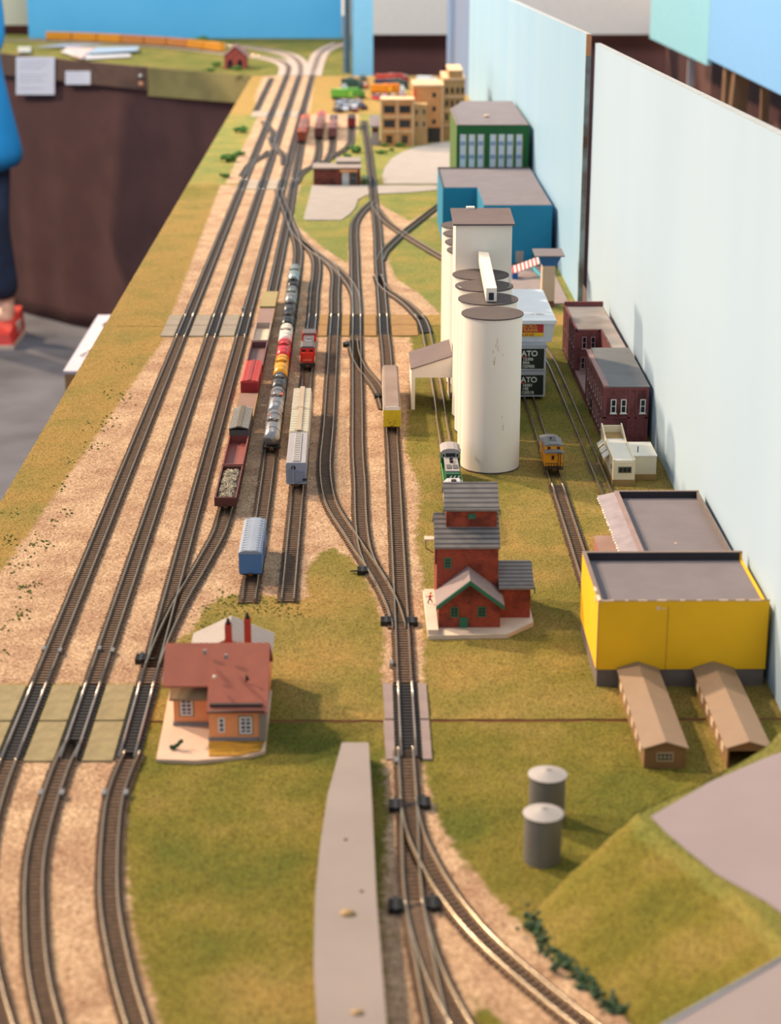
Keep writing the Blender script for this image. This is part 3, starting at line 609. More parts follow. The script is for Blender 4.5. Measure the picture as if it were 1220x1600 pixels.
# --- brown huts (tunnels) in front of the yellow warehouse
M_BRN = mat('brown_timber_wall', '#80603e', .8, var=.1)
for k, (xa, lb) in enumerate(((178, 'left of two, its closed end with an eight pane window'), (231.5, 'right of two, its open black end half hidden by the bank'))):
    W = 28.5; t = thing('timber_shed', 'long low brown shed, '+lb, 'shed', (xa+14, 1153, 0), group='brown sheds')
    ya, yb = 1089, 1219; sl = stripe_mat('tan_shed_roof', '#8a7460', '#7a6654', 4, 'Y', .2, var=.05)
    sk = lambda y: (y-ya)/(yb-ya)*3.0
    if k == 0: MB().extrude([(xa+.8,-1.6),(xa+W-.8,-1.6),(xa+W-.8,13),(xa+W/2,17.4),(xa+.8,13)], ya+1, yb, 'Y', M_BRN).build('wall', None, t)
    else:
        mb = MB(); mb.box(xa+.8, xa+2, ya+1, yb, -1.6, 13, M_BRN).box(xa+W-2, xa+W-.8, ya+1, yb, -1.6, 13, M_BRN)
        mb.extrude([(xa+.8,-1.6),(xa+W-.8,-1.6),(xa+W-.8,13),(xa+W/2,17.4),(xa+.8,13)], yb-2, yb, 'Y', M_BRN); mb.build('wall', None, t)
        MB().extrude([(xa+.8,11.5),(xa+W-.8,11.5),(xa+W-.8,13),(xa+W/2,17.4),(xa+.8,13)], ya+.6, ya+1.4, 'Y', M_BRN).build('end_gable', None, t)
    for s, nm in ((0, 'left'), (1, 'right')):
        e = xa-.6 if s == 0 else xa+W+.6; r = xa+W/2
        MB().hull8([(min(e,r),ya-.8,13.2 if s == 0 else 18),(max(e,r),ya-.8,18 if s == 0 else 13.2),(max(e,r),yb,18 if s == 0 else 13.2),(min(e,r),yb,13.2 if s == 0 else 18)],
                   [(min(e,r),ya-.8,14.1 if s == 0 else 18.9),(max(e,r),ya-.8,18.9 if s == 0 else 14.1),(max(e,r),yb,18.9 if s == 0 else 14.1),(min(e,r),yb,14.1 if s == 0 else 18.9)], sl).build('roof_slope', None, t)
    if k == 0: window(t, xa+W/2, 4.4, 10.5, 6, ya+1, cols=4, rows=2, frame=mat('tan_frame', '#c8b49c', .7), bar=.5, sill=False)
    mb = MB()
    for q in range(6): mb.box(xa+.2, xa+.8, ya+12+q*19, ya+20+q*19, 4.5, 10, mat('tan_frame', '#c8b49c', .7))
    mb.build('side_shutter', None, t)

# --- red brick elevator
M_BRK = brick_mat('elevator_red_brick', '#a8442a', '#8a3522', '#6e3a2c')
M_GRN = mat('green_trim', '#1f6d52', .6)
M_SLT = stripe_mat('grey_plank_roof', '#7e7a78', '#3c3a40', 4.0, 'Y', .32, var=.15)
M_STB = mat('pale_stone_base', '#d4c4b4', .8, var=.08)
t = thing('brick_elevator', 'stepped red brick grain elevator with green trim and grey plank roofs', 'grain elevator', (85, 1360, 0))
MB().prism([(47,1309),(107,1311),(129,1336),(129,1405),(46,1405)], -1.6, 2.6, M_STB).build('base_plinth', None, t)
MB().box(47, 55, 1311, 1398, 2.6, 6.5, M_STB).build('platform', None, t)
def gable_y(T, nm, x0, x1, y0, y1, ze, zr, m): return MB().extrude([(x0,2.4),(x1,2.4),(x1,ze),((x0+x1)/2,zr),(x0,ze)], y0, y1, 'Y', m).build(nm, None, T)
gable_y(t, 'front_gable_wall', 55.5, 102.5, 1325, 1352, 21, 40, M_BRK)
M_RFB = mat('pinkish_grey_roof', '#8d7f80', .85, var=.08)
for s in (0, 1):
    a, b = (53.5, 79) if s == 0 else (79, 105.5); za, zb = (20.5, 41) if s == 0 else (41, 20.5)
    MB().hull8([(a,1320.5,za),(b,1320.5,zb),(b,1353,zb),(a,1353,za)], [(a,1320.5,za+1.6),(b,1320.5,zb+1.6),(b,1353,zb+1.6),(a,1353,za+1.6)], M_RFB).build('porch_roof', None, t)
    MB().hull8([(a,1319.6,za-2),(b,1319.6,zb-2),(b,1320.4,zb-2),(a,1320.4,za-2)], [(a,1319.6,za+1.2),(b,1319.6,zb+1.2),(b,1320.4,zb+1.2),(a,1320.4,za+1.2)], M_GRN).build('barge_board', None, t)
MB().extrude([(1352,2.4),(1404,2.4),(1404,61),(1378,76),(1352,58)], 55, 102.3, 'X', M_BRK).build('main_wall', None, t)
def slope_x(T, x0, x1, ya, za, yb, zb, m=None, th=1.6, nm='plank_roof'):
    return MB().hull8([(x0,ya,za),(x1,ya,za),(x1,yb,zb),(x0,yb,zb)], [(x0,ya,za+th),(x1,ya,za+th),(x1,yb,zb+th),(x0,yb,zb+th)], m or M_SLT).build(nm, None, T)
slope_x(t, 53, 103.5, 1350, 57.2, 1378, 76); slope_x(t, 53, 103.5, 1378, 76, 1406, 60)
MB().extrude([(1366,60),(1406,60),(1406,86),(1386,97),(1366,84)], 62.5, 101.5, 'X', M_BRK).build('cupola_wall', None, t)
slope_x(t, 60.5, 103.2, 1363, 83.2, 1386, 98.2); slope_x(t, 60.5, 103.2, 1386, 98.2, 1408, 84)
MB().box(103.2, 104, 1362.5, 1364, 80, 85, M_GRN).box(59.8, 60.5, 1362.5, 1364, 80, 85, M_GRN).build('corner_bracket', None, t)
MB().extrude([(1345,2.4),(1396,2.4),(1396,30),(1370,38),(1345,27)], 102.5, 127, 'X', M_BRK).build('annex_wall', None, t)
slope_x(t, 102.5, 129.5, 1342, 26.8, 1370, 38.4); slope_x(t, 102.5, 129.5, 1370, 38.4, 1398, 29)
MB().box(129.5, 130.3, 1341.5, 1343.5, 23.5, 28.6, M_GRN).build('corner_bracket', None, t)
window(t, 67.6, 11, 6, 8.4, 1325, cols=2, rows=3, frame=M_GRN, sill=False, bar=.7); window(t, 88.5, 11.4, 6.4, 8.2, 1325, cols=2, rows=3, frame=M_GRN, sill=False, bar=.7)
window(t, 63.5, 41, 5.4, 8.4, 1352, cols=2, rows=3, frame=M_GRN, sill=False, bar=.8)
MB().box(71.5, 77.8, 1324.3, 1325, 2.6, 11, M_GRN).build('door', None, t)
MB().box(79.5, 85, 1365.2, 1366, 76.5, 80.5, M_GRN).build('shutter', None, t)
MB().box(46.5, 54, 1385, 1393, 52, 53, M_STB).tube([(47,1386,52),(48,1389,44),(54,1390,40)], .5, M_STEEL, 5).build('side_bracket', None, t)
MB().box(53.5, 55, 1352, 1360, 44, 57, mat('dark_red_slot', '#5c1a1a', .8)).build('side_panel', None, t)
# little running figure on the elevator's platform
fx, fy = 50.5, 1366
t = thing('person', 'tiny running figure in a red shirt, dark trousers and yellow hat on the elevator platform', 'person', (fx, fy, 6.5))
M_FIG = mat('dark_trousers', '#262c3c', .7); M_RSH = mat('red_shirt', '#c8282c', .7); M_SKN = mat('painted_skin', '#c89678', .7); M_HAT = mat('yellow_hat', '#d8a020', .6)
b = MB().tube([(fx-1.9,fy-.3,6.6),(fx-1.5,fy-.2,6.9),(fx-1.3,fy,8.3),(fx-.3,fy,10.3)], [.4,.45,.45,.65], M_FIG, 8)
b.tube([(fx+2.2,fy,7.6),(fx+1.5,fy,7.9),(fx+1.2,fy,9.1),(fx-.1,fy,10.4)], [.4,.4,.5,.65], M_FIG, 8)
b.tube([(fx-.2,fy,10.2),(fx,fy,11.8),(fx+.3,fy,13.4)], [.75,.85,.8], M_RSH, 10).tube([(fx+.2,fy,13.2),(fx-1.6,fy-.4,12.2),(fx-3,fy-.6,12.4)], [.42,.36,.3], M_RSH, 7)
b.tube([(fx+.4,fy,13.2),(fx+1.4,fy+.3,11.9),(fx+2.3,fy-.4,12.8)], [.42,.36,.3], M_RSH, 7).ball((fx-3.3,fy-.6,12.4), .38, M_SKN, 8, 6).ball((fx+2.5,fy-.5,13), .38, M_SKN, 8, 6).ball((fx+.4,fy,14.8), .85, M_SKN, 10, 8, (.85,.9,1.1))
b.build('body', None, t)
MB().cyl((fx+.4,fy,15.1), 1.1, .25, m=M_HAT, n=12).ball((fx+.4,fy,15.3), .75, M_HAT, 10, 6).build('hat', None, t)

# --- orange station house
M_ORG = stripe_mat('orange_board_wall', '#f0a06c', '#d68a58', 1.4, 'Z', .18, var=.05)
M_RTL = stripe_mat('red_tile_roof', '#9c5644', '#88483a', 1.1, 'Z', .25, var=.08)
t = thing('station_house', 'orange boarded station house with a big red tiled roof and two red chimneys', 'house', (-100, 1165, 0))
MB().prism([(-136,1102),(-110,1100),(-78,1106),(-66,1114),(-66,1212),(-138,1212)], -1.6, 1.6, mat('pale_pink_base', '#cdb09c', .85, var=.06)).build('base_board', None, t)
MB().prism([(-102,1105.5),(-84,1105.5),(-69,1113),(-67,1127),(-104,1127)], 1.6, 2.4, mat('mustard_grass', '#a87c1c', .95, var=.15, scale=200, bump=.8)).build('garden_patch', None, t)
M_PLN = mat('grey_foundation', '#8a8484', .8)
MB().box(-130, -67.5, 1153, 1204, 1.6, 4, M_PLN).box(-104.2, -69.8, 1129, 1153, 1.6, 4, M_PLN).build('foundation', None, t)
MB().extrude([(1154,4),(1203,4),(1203,24),(1174,52),(1154,32)], -129.3, -68, 'X', M_ORG).build('main_wall', None, t)
MB().box(-103.6, -70.5, 1129.6, 1154, 4, 23, M_ORG).build('bay_wall', None, t)
MB().add([(-103.6,1129.6,23),(-103.6,1154,23),(-103.6,1154,34),(-70.5,1129.6,23),(-70.5,1154,23),(-70.5,1154,34)], [(0,2,1),(3,4,5)], M_ORG).build('bay_gable', None, t)
def roof_q(nm, pts, th, m): return MB().hull8([(x,y,z-th) for x,y,z in pts], pts, m).build(nm, None, t)
roof_q('red_roof', [(-135,1143,35),(-104.5,1143,35),(-104.5,1172,54),(-135,1172,54)], 1.2, M_RTL)
roof_q('red_roof', [(-104.5,1124.5,24.5),(-64.5,1124.5,24.5),(-64.5,1172,54),(-104.5,1172,54)], 1.2, M_RTL)
roof_q('red_roof', [(-135,1172,54),(-64.5,1172,54),(-64.5,1208,26),(-135,1208,26)], 1.2, M_RTL)
MB().hull8([(-130.5,1140,25.5),(-105.5,1140,25.5),(-105.5,1154,29),(-130.5,1154,29)], [(-130.5,1140,27),(-105.5,1140,27),(-105.5,1154,33.6),(-130.5,1154,33.6)], mat('olive_awning', '#86694a', .8)).build('awning', None, t)
MB().tube([(-103,1124.2,25),(-66.5,1124.2,25)], .7, mat('dark_gutter', '#3a2c2c', .6), 8).box(-102.5, -68, 1127.6, 1130.4, 26.4, 28.6, mat('dark_gutter', '#3a2c2c', .6)).build('gutter', None, t)
M_FR2 = mat('taupe_surround', '#a08466', .7)
for a, z, w_, h, at, c, r, dep in ((-120.5, 9, 8, 11.5, 1154, 2, 4, .5), (-95.3, 7.6, 4.2, 10.5, 1129.6, 1, 3, .5), (-79.3, 6.8, 8, 12, 1129.6, 2, 4, .5)):
    if w_ > 5: MB().box(a-w_/2-1.1, a+w_/2+1.1, at-.3, at, z-1.1, z+h+1.1, M_FR2).build('window_surround', None, t)
    window(t, a, z, w_, h, at-(.3 if w_ > 5 else 0), cols=c, rows=r, bar=.9, sill=False, glass=mat('blue_pane', '#35406a', .2))
MB().box(-70.4, -66.2, 1127.5, 1152, 2, 23, mat('grey_side_lean_to', '#8b7f74', .85)).build('side_porch', None, t)
for px, py, s_ in ((335,1058,1.3),):
    x, y = G(px, py, 41); MB().ball((x, y, 41.2), s_, M_WHITEW, sc=(1,.8,1)).build('roof_lamp', None, t)
for px, py, zz in ((320,1019,52),(353,1026,50.3)):
    x, y = G(px, py, zz); MB().box(x-1.1, x+1.1, y-1, y+1, zz-1.5, zz+1.6, M_PLN).build('roof_vent', None, t)
x, y = G(386, 1062, 39.5); MB().tube([(x-.6,y+1,38),(x-.4,y,42.8),(x+1.2,y-1.2,39.6)], .7, M_BLK, 6).build('roof_pipe', None, t)
mm = stripe_mat('pale_tin_roof', '#a09a96', '#58545a', 4.6, 'Y', .3, var=.05)
MB().extrude([(-121,4),(-67,4),(-67,32),(-95,44),(-121,32)], 1204, 1240, 'Y', M_ORG).build('rear_wall', None, t)
for a, za, b_, zb in ((-123, 31, -95.5, 44.6), (-95.5, 44.6, -65, 31)):
    MB().hull8([(a,1200,za),(b_,1200,zb),(b_,1243,zb),(a,1243,za)], [(a,1200,za+1),(b_,1200,zb+1),(b_,1243,zb+1),(a,1243,za+1)], mm).build('tin_roof', None, t)
M_CHM = mat('red_chimney', '#b0402c', .7, var=.1)
for (cx_, cy_, za, zb) in ((-93.5, 1186, 40, 62), (-81.6, 1204, 36, 59)):
    c = MB().box(cx_-2.3, cx_+2.3, cy_-2.3, cy_+2.3, za, zb, M_CHM).build('chimney', None, t)
    MB().box(cx_-1.7, cx_+1.7, cy_-1.7, cy_+1.7, zb, zb+1.6, M_BLK).cyl((cx_, cy_, zb+1.6), 1.1, 2.6, n=10, m=M_BLK).build('chimney_pot', None, c)
x, y = G(275, 1170, 2); mb = MB()
for k in range(7): mb.ball((x-3+k*1.1, y+random.uniform(-1,1), 2.5+abs(k-1)*.95), 1.5, None, n=7, k=5)
solo(mb, 'small_bush', mat('dark_green_foliage', '#2f5a3a', .9, var=.3, scale=300, bump=1), 'small dark green leaning bush in the yard of the orange house', 'bush', (x, y, 1.6))

# --- steel storage tanks in the near meadow
M_TNK = mat('galvanised_tank_wall', '#7c7a78', .5, .35, var=.12, scale=20)
M_TNT = mat('pale_tank_roof', '#a5a2a3', .6, .1)
for (cx_, cy_, lb) in ((102.6, 972, 'nearer of the two'), (109.8, 1022, 'half hidden behind the other')):
    t = thing('storage_tank', 'round grey metal tank with a pale cone roof, '+lb, 'tank', (cx_, cy_, 0), group='grey storage tanks')
    MB().cyl((cx_, cy_, -1.6), 11, 31, n=40, m=M_TNK).build('shell', None, t)
    MB().cyl((cx_, cy_, 29.4), 11.9, 3.2, n=40, m=M_TNT, r2=1.6).build('cone_roof', None, t)
    MB().cyl((cx_, cy_, 32.2), 1.4, 1, n=14, m=M_TNT).build('vent_cap', None, t)
    mb = MB()
    for q in range(5): 
        for k in range(40): pass
        mb.cyl((cx_, cy_, 3+q*6), 11.15, .4, n=40, m=M_TNK)
    mb.build('hoop', None, t)

# --- grass bank with a flat grey road on top, lower right corner
t = thing('grass_bank', 'steep grassy bank with a flat grey top in the lower right corner', 'embankment', (200, 920, 0))
top = [(153, 930), (203, 973), (243, 1018), (300, 1070), (340, 1070), (340, 700), (178, 700), (200, 812), (196, 868)]
H_ = 50.0
# slope surface as a fine mesh between the crest line and the foot line
crest = [Vector((262, 1052, 46)), Vector((240, 1016, H_)), Vector((196, 970, H_)), Vector((150, 932, H_)), Vector((155, 912, H_)), Vector((172, 880, H_)), Vector((190, 842, H_)), Vector((203, 800, H_)), Vector((215, 740, H_)), Vector((222, 690, H_))]
foot = [Vector((258, 1062, -1.4)), Vector((222, 1036, -1.4)), Vector((170, 992, -1.4)), Vector((100, 927, -1.4)), Vector((88, 900, -1.4)), Vector((97, 868, -1.4)), Vector((114, 836, -1.4)), Vector((134, 800, -1.4)), Vector((152, 745, -1.4)), Vector((166, 690, -1.4))]
def resamp(L_, n):
    out = []
    for k in range(n+1):
        s = k/n*(len(L_)-1); i = min(int(s), len(L_)-2); out.append(L_[i].lerp(L_[i+1], s-i))
    for _ in range(3): out = [out[0]]+[(out[i-1]+out[i]*2+out[i+1])/4 for i in range(1, len(out)-1)]+[out[-1]]
    return out
n1, n2 = 110, 26; c_ = resamp(crest, n1); f_ = resamp(foot, n1); vs = []; fs = []
for i in range(n1+1):
    for j in range(n2+1):
        q = f_[i].lerp(c_[i], j/n2); u = j/n2
        q = Vector(q); q.z = -1.4+(c_[i].z+1.4)*(u**.92)
        nn = noise.noise(q*.09)*1.4+noise.noise(q*.3)*.7
        if 0 < j: q.z += nn*(1 if j < n2 else .3)
        vs.append((q.x, q.y, q.z))
for i in range(n1):
    for j in range(n2): a = i*(n2+1)+j; fs.append((a, a+n2+1, a+n2+2, a+1))
me_mb = MB(); me_mb.add(vs, fs, M_GROUND, True); so = me_mb.build('grass_slope', None, t)
n_v = len(so.data.vertices); a = so.data.color_attributes.new('cover', 'FLOAT_COLOR', 'POINT')
cc = []
for i in range(n1+1):
    for j in range(n2+1): cc += [0, .55+.1*math.sin(i*.3), .0 if j < n2-2 else .6, 1]
a.data.foreach_set('color', cc)
inner = [(c_[i].x, c_[i].y) for i in range(0, n1+1, 2)]
top_mb = MB(); top_mb.prism(inner+[(300, 690), (300, 1052)], H_-3, H_-.4, M_GROUND); to_ = top_mb.build('grass_top', None, t)
a = to_.data.color_attributes.new('cover', 'FLOAT_COLOR', 'POINT'); a.data.foreach_set('color', [0, .6, .6, 1]*len(to_.data.vertices))
road = GL([(1017,1276),(1110,1222),(1200,1183),(1300,1150),(1400,1150),(1400,1560),(1200,1411),(1120,1366),(1075,1330),(1040,1300)], H_)
MB().prism(road, H_-2, H_+.4, mat('grey_road_top', '#8c8288', .85, var=.04, scale=15)).build('road_surface', None, t)
# lower slab at the very corner
sl_ = GL([(1036,1603),(1222,1497),(1500,1400),(1500,1700),(900,1700)], 58)
t = thing('grey_foreground_slab', 'flat grey board with a bluish rim cutting across the bottom right corner', 'board', (210, 780, 54))
MB().prism(sl_, 55, 58, mat('grey_slab', '#8c8486', .85, var=.04, scale=15)).build('slab_top', None, t)
sl2 = GL([(1036,1603),(1222,1497)], 58)
MB().tube([(sl2[0][0], sl2[0][1], 57), (sl2[1][0], sl2[1][1], 57)], 1.8, mat('blue_grey_rim', '#7c8494', .6), 8).build('slab_rim', None, t)
for px in (1120, 1300):
    x, y = G(px, 1640, 55); MB().box(x-4, x+4, y-4, y+4, -1.6, 55, M_WOOD).build('slab_post', None, t)
# bushes at the foot of the bank
mb = MB(); 
for i in range(420):
    q = random.random(); wv = 9+9*math.sin(q*9)**2; px = 826+q*145+random.gauss(0, wv*.7); py = 1440+q*140+random.gauss(0, wv*.7)
    x, y = G(px, py); mb.ball((x, y, random.uniform(-1, 3.5)), random.uniform(.7, 2.1), None, n=6, k=4, sc=(1.2, 1, random.uniform(.6, 1)))
solo(mb, 'hedge', mat('teal_green_foliage', '#3c5a3c', .95, var=.35, scale=250, bump=1.2, color2='#1c2c22'), 'dark green scrubby hedge along the foot of the grass bank', 'hedge', (*G(900,1510), -1), kind='stuff')

# --- cream diner
M_CRM = mat('cream_diner_wall', '#e2d6b8', .7, var=.03); M_CRR = mat('off_white_roof', '#e0dcd2', .75, var=.03); M_TAN = mat('tan_brick_footing', '#a08250', .85, var=.12)
t = thing('diner', 'cream diner with a low flat top, awnings and a tan footing, against the backdrop', 'diner', (250, 1735, 0))
MB().box(234.5, 256, 1690, 1790, -1.6, 5.2, M_TAN).box(256, 279, 1708, 1756, -1.6, 5, M_TAN).build('footing', None, t)
MB().box(235, 255.6, 1690.8, 1789, 5.2, 23, M_CRM).build('wall', None, t)
MB().box(236.3, 254.2, 1691.5, 1765, 23, 24.2, M_CRR).build('roof', None, t)
MB().box(234.8, 236.3, 1690.6, 1789, 23, 25, M_CRM).box(254.2, 255.7, 1690.6, 1789, 23, 25, M_CRM).hull8([(234.8,1755,25),(236.3,1755,25),(236.3,1790,25),(234.8,1790,25)], [(234.8,1755,25.2),(236.3,1755,25.2),(236.3,1790,33),(234.8,1790,33)], M_CRM).hull8([(254.2,1755,25),(255.7,1755,25),(255.7,1790,25),(254.2,1790,25)], [(254.2,1755,25.2),(255.7,1755,25.2),(255.7,1790,33),(254.2,1790,33)], M_CRM).box(236.3, 254.2, 1788, 1790, 24, 31, M_CRM).build('parapet', None, t)
MB().box(236.3, 254.2, 1765, 1788, 23, 24, M_TAN).build('roof_well', None, t)
window(t, 246, 12, 12.5, 6, 1690.8, cols=3, rows=1, frame=mat('green_diner_frame', '#5f6a54', .6), glass=M_GLASS, sill=False, bar=.8)
window(t, 1703, 11, 9, 7, 235, face='W', cols=1, rows=1, frame=M_CRM, glass=mat('blue_pane', '#35406a', .2), sill=False)
for k, q in enumerate((1724, 1742, 1762)):
    MB().hull8([(229.5,q,15.5),(235,q,20),(235,q+14,20),(229.5,q+14,15.5)], [(229.5,q,16.3),(235,q,21),(235,q+14,21),(229.5,q+14,16.3)], M_CRR).build('awning', None, t)
MB().box(256, 278.6, 1709, 1755, 5, 22.6, stripe_mat('cream_siding', '#ddd4be', '#c8bda4', 1.6, 'Z', .2, var=.03)).build('rear_wing', None, t)
MB().box(255.7, 279.2, 1708.3, 1755.6, 22.6, 23.6, M_CRR).build('wing_roof', None, t)
MB().cyl((262, 1720, 23.5), .5, 6, m=M_BLK, n=8).build('flue', None, t)

# --- two dark red brick warehouses by the backdrop
M_RBK = brick_mat('maroon_brick', '#8c4a4c', '#7a3c40', '#6a4446', 2.4, 1.0)
M_RBT = mat('maroon_trim', '#7d4346', .8)
M_GRF = mat('blue_grey_roof', '#74777b', .9, var=.1, scale=30, bump=.3)
t = thing('brick_warehouse', 'nearer maroon brick warehouse with white windows and a blue grey roof, behind the diner', 'warehouse', (265, 1920, 0), group=None)
x0, x1, y0, y1, zt = 243, 289, 1840, 1998, 56.5
MB().box(x0, x1, y0, y1, -1.6, zt, M_RBK).build('wall', None, t)
MB().box(x0-.5, x0+5, y0-.6, y1, zt, zt+2, mat('pinkish_coping', '#9a7c7c', .8)).build('left_parapet', None, t)
MB().hull8([(x0+5,y0,zt),(x1+.5,y0,zt),(x1+.5,y1,zt),(x0+5,y1,zt)], [(x0+5,y0,zt+.8),(x1+.5,y0,zt+.8),(x1+.5,y1,zt+3.6),(x0+5,y1,zt+3.6)], M_GRF).build('roof', None, t)
MB().box(x0-.4, x1+.3, y0-.7, y0, 24, 25.4, M_RBT).box(x0-.3, x0+3, y0-.7, y0, -1.6, zt, M_RBT).box(x0+25, x0+27.5, y0-.7, y0, -1.6, zt, M_RBT).box(x0+32.5, x0+34, y0-.7, y0, -1.6, zt, M_RBT).box(x1-3, x1, y0-.7, y0, -1.6, zt, M_RBT).box(x0, x1, y0-.6, y0, zt-3, zt, M_RBT).build('pilaster', None, t)
for a in (253.3, 263.6, 283.2): window(t, a, 29.5, 5.6, 14.5, y0, rows=2, bar=.9, depth=.8)
for k in range(8):
    q = y0+14+k*17
    for z in (8, 31): window(t, q, z, 6, 12, x0, face='W', rows=2, bar=.7, depth=.4, frame=mat('mauve_frame', '#b49496', .7))
MB().box(x0-.5, x0, 1935, 1950, -1.6, 18, M_BLK).build('side_door', None, t)
t = thing('brick_warehouse', 'farther maroon brick warehouse, L shaped, with a pale grey roof and a corner dock', 'warehouse', (265, 2120, 0))
y0, y1, zt = 2107, 2236, 55
MB().prism([(243,2107),(272,2107),(272,2000),(290,2000),(290,2236),(243,2236)], -1.6, zt, M_RBK).build('wall', None, t)
MB().prism([(245,2109),(274,2109),(274,2002),(289,2002),(289,2232),(245,2232)], zt-.2, zt+.5, mat('pale_grey_roof', '#8f8c8c', .9, var=.12, scale=25, bump=.3, color2='#7e7470')).build('roof', None, t)
MB().box(243, 245, 2107, 2236, zt, zt+1.6, M_RBT).box(243, 290, 2233, 2236, zt, zt+6, M_RBT).build('parapet', None, t)
MB().box(243-.8, 245.5, 2106.4, 2107, -1.6, zt, M_RBT).box(269.5, 272.3, 2106.4, 2107, -1.6, zt, M_RBT).box(243, 272, 2106.4, 2107, zt-2, zt, M_RBT).box(243, 272, 2106.5, 2107, 27, 28.2, M_RBT).build('pilaster', None, t)
for a in (253.5, 263.5): window(t, a, 33, 5, 14, 2107, rows=2, bar=.8, depth=.6, frame=mat('mauve_frame', '#b49496', .7))
window(t, 252.5, 9, 5, 14, 2107, rows=2, bar=.8, depth=.6, frame=mat('mauve_frame', '#b49496', .7))
for k in range(6):
    for z in (8, 32): window(t, 2120+k*19, z, 6, 14, 243, face='W', rows=2, bar=.7, depth=.4, frame=mat('mauve_frame', '#b49496', .7))
for k in range(7): MB().box(242.2, 243, 2110+k*20.4, 2113+k*20.4, -1.6, zt, M_RBT).build('side_pilaster', None, t)
MB().box(243, 271, 2003, 2106, -1.6, 7, M_RBT).box(243.5, 271, 2003, 2106, 7, 7.6, mat('mauve_dock_top', '#8c7474', .85)).build('dock', None, t)

# --- card tower with a blue flared top, stripes and tiles on its slab
t = thing('signal_tower', 'slim beige tower with a flared blue top under a flat grey roof', 'tower', (250, 2493, 0))
MB().box(240.5, 256.5, 2488, 2510, -1.6, 8, brick_mat('tower_brick', '#96523c', '#80402e', '#6a4436')).build('brick_base', None, t)
MB().box(239.5, 256.5, 2486, 2510, 8, 60, mat('beige_card', '#c4b0a0', .75, var=.03)).build('shaft', None, t)
MB().hull8([(239,2485.5,56),(257.5,2485.5,56),(257.5,2511,56),(239,2511,56)], [(233.5,2480,70),(264,2480,70),(264,2517,70),(233.5,2517,70)], mat('royal_blue', '#1f5fa6', .6)).build('flared_top', None, t)
MB().hull8([(228,2476,70),(268,2476,70),(268,2520,72),(228,2520,72)], [(228,2476,71.4),(268,2476,71.4),(268,2520,73.4),(228,2520,73.4)], M_ROOF).build('roof', None, t)
pad(GL([(770,445),(775,408),(862,405),(868,432),(889,474),(846,477),(800,470)]), .8, mat('mauve_paving', '#8a7e7e', .85), 'paved_apron', 'mauve grey paved apron between the blue factory and the brick warehouses', 'paving')
# striped canopy lying askew
t = thing('striped_canopy', 'red and white striped canopy on a teal arm, tilted in front of the blue factory', 'canopy', (236, 2705, 0))
M_RED = mat('bright_red', '#d04a3c', .6); M_WHT = mat('clean_white', '#e8e4e0', .6, var=.02); M_TEALB = mat('teal_arm', '#128a9c', .6)
for k in range(14):
    u0, u1 = k/14, (k+1)/14; A = Vector((214, 2690, 15)); B = Vector((256, 2728, 22))
    a, b = A.lerp(B, u0), A.lerp(B, u1)
    MB().hull8([(a.x,a.y-22,a.z-6),(b.x,b.y-22,b.z-6),(b.x,b.y,b.z),(a.x,a.y,a.z)], [(a.x,a.y-22,a.z-5),(b.x,b.y-22,b.z-5),(b.x,b.y,b.z+1),(a.x,a.y,a.z+1)], M_RED if k % 2 == 0 else M_WHT).build('stripe', None, t)
MB().tube([(262,2650,.8),(246,2695,12)], 2.6, M_TEALB, 8).build('arm', None, t)
MB().box(214, 222, 2672, 2690, -.5, 10, MATS['royal_blue']).build('blue_end', None, t)

# --- model railway boxes stacked on the track behind the silos
M_CLR = mat('clear_plastic_case', '#c4cad4', .15, var=.04)
M_DKG = mat('dark_green_label', '#18241f', .4); 
def text(T, s, x, y, z, size, m, name='lettering', bold=0.0, sx=1.0):
    cu = bpy.data.curves.new('txt', 'FONT'); cu.body = s; cu.size = size*MM; cu.extrude = .08*MM; cu.offset = bold*MM
    to = bpy.data.objects.new('txt', cu); COL.objects.link(to); dg = bpy.context.evaluated_depsgraph_get()
    me = bpy.data.meshes.new_from_object(to.evaluated_get(dg)); bpy.data.objects.remove(to); bpy.data.curves.remove(cu)
    me.transform(Matrix.Diagonal((sx,1,1,1)))
    me.materials.clear(); me.materials.append(m); o = bpy.data.objects.new(name, me); COL.objects.link(o)
    o.parent = T; o.rotation_euler = (math.pi/2, 0, 0); o0 = T['o']; o.location = ((x-o0[0])*MM, (y-o0[1])*MM, (z-o0[2])*MM)
    return o
M_TXW = mat('white_lettering', '#dcdcd8', .5, var=.02)
for k, (z0, lines) in enumerate(((.5, ('16001', '198', '12051B')), (30.2, ('15306', '09A', '12098B')))):
    t = thing('locomotive_case', 'clear case with a dark label reading ATO, '+('lower' if k == 0 else 'upper')+' of two right of the silos', 'plastic case', (181, 2105, z0+3), group=None)
    z = z0+3; bxo = MB().box(163, 199.5, 2004, 2215, z, z+27.5, M_CLR); bxo.build('case', None, t)
    MB().box(162.6, 199.9, 2003.6, 2215.4, z+25.6, z+29, mat('case_lid_rim', '#aab2c0', .12, var=.03)).build('lid', None, t)
    MB().box(164.6, 197.3, 2003.3, 2004, z+2, z+24.5, M_DKG).build('label_card', None, t)
    text(t, 'KATO', 166.6, 2003.2, z+16.4, 8.6, M_TXW, bold=.16)
    MB().box(166, 177.2, 2003.05, 2003.3, z+14.8, z+16, M_RED).build('red_bar', None, t)
    for j, s in enumerate(lines): text(t, s, 174-(1 if j == 2 else 0), 2003.2, z+11.4-j*4.1, 4.6, M_TXW, bold=.08)
t = thing('wagon_case', 'white lidded case with a red and yellow label, topmost of the stack by the silos', 'plastic case', (185, 2095, 63))
M_WPL = mat('white_plastic_case', '#dfe3ec', .3, var=.02)
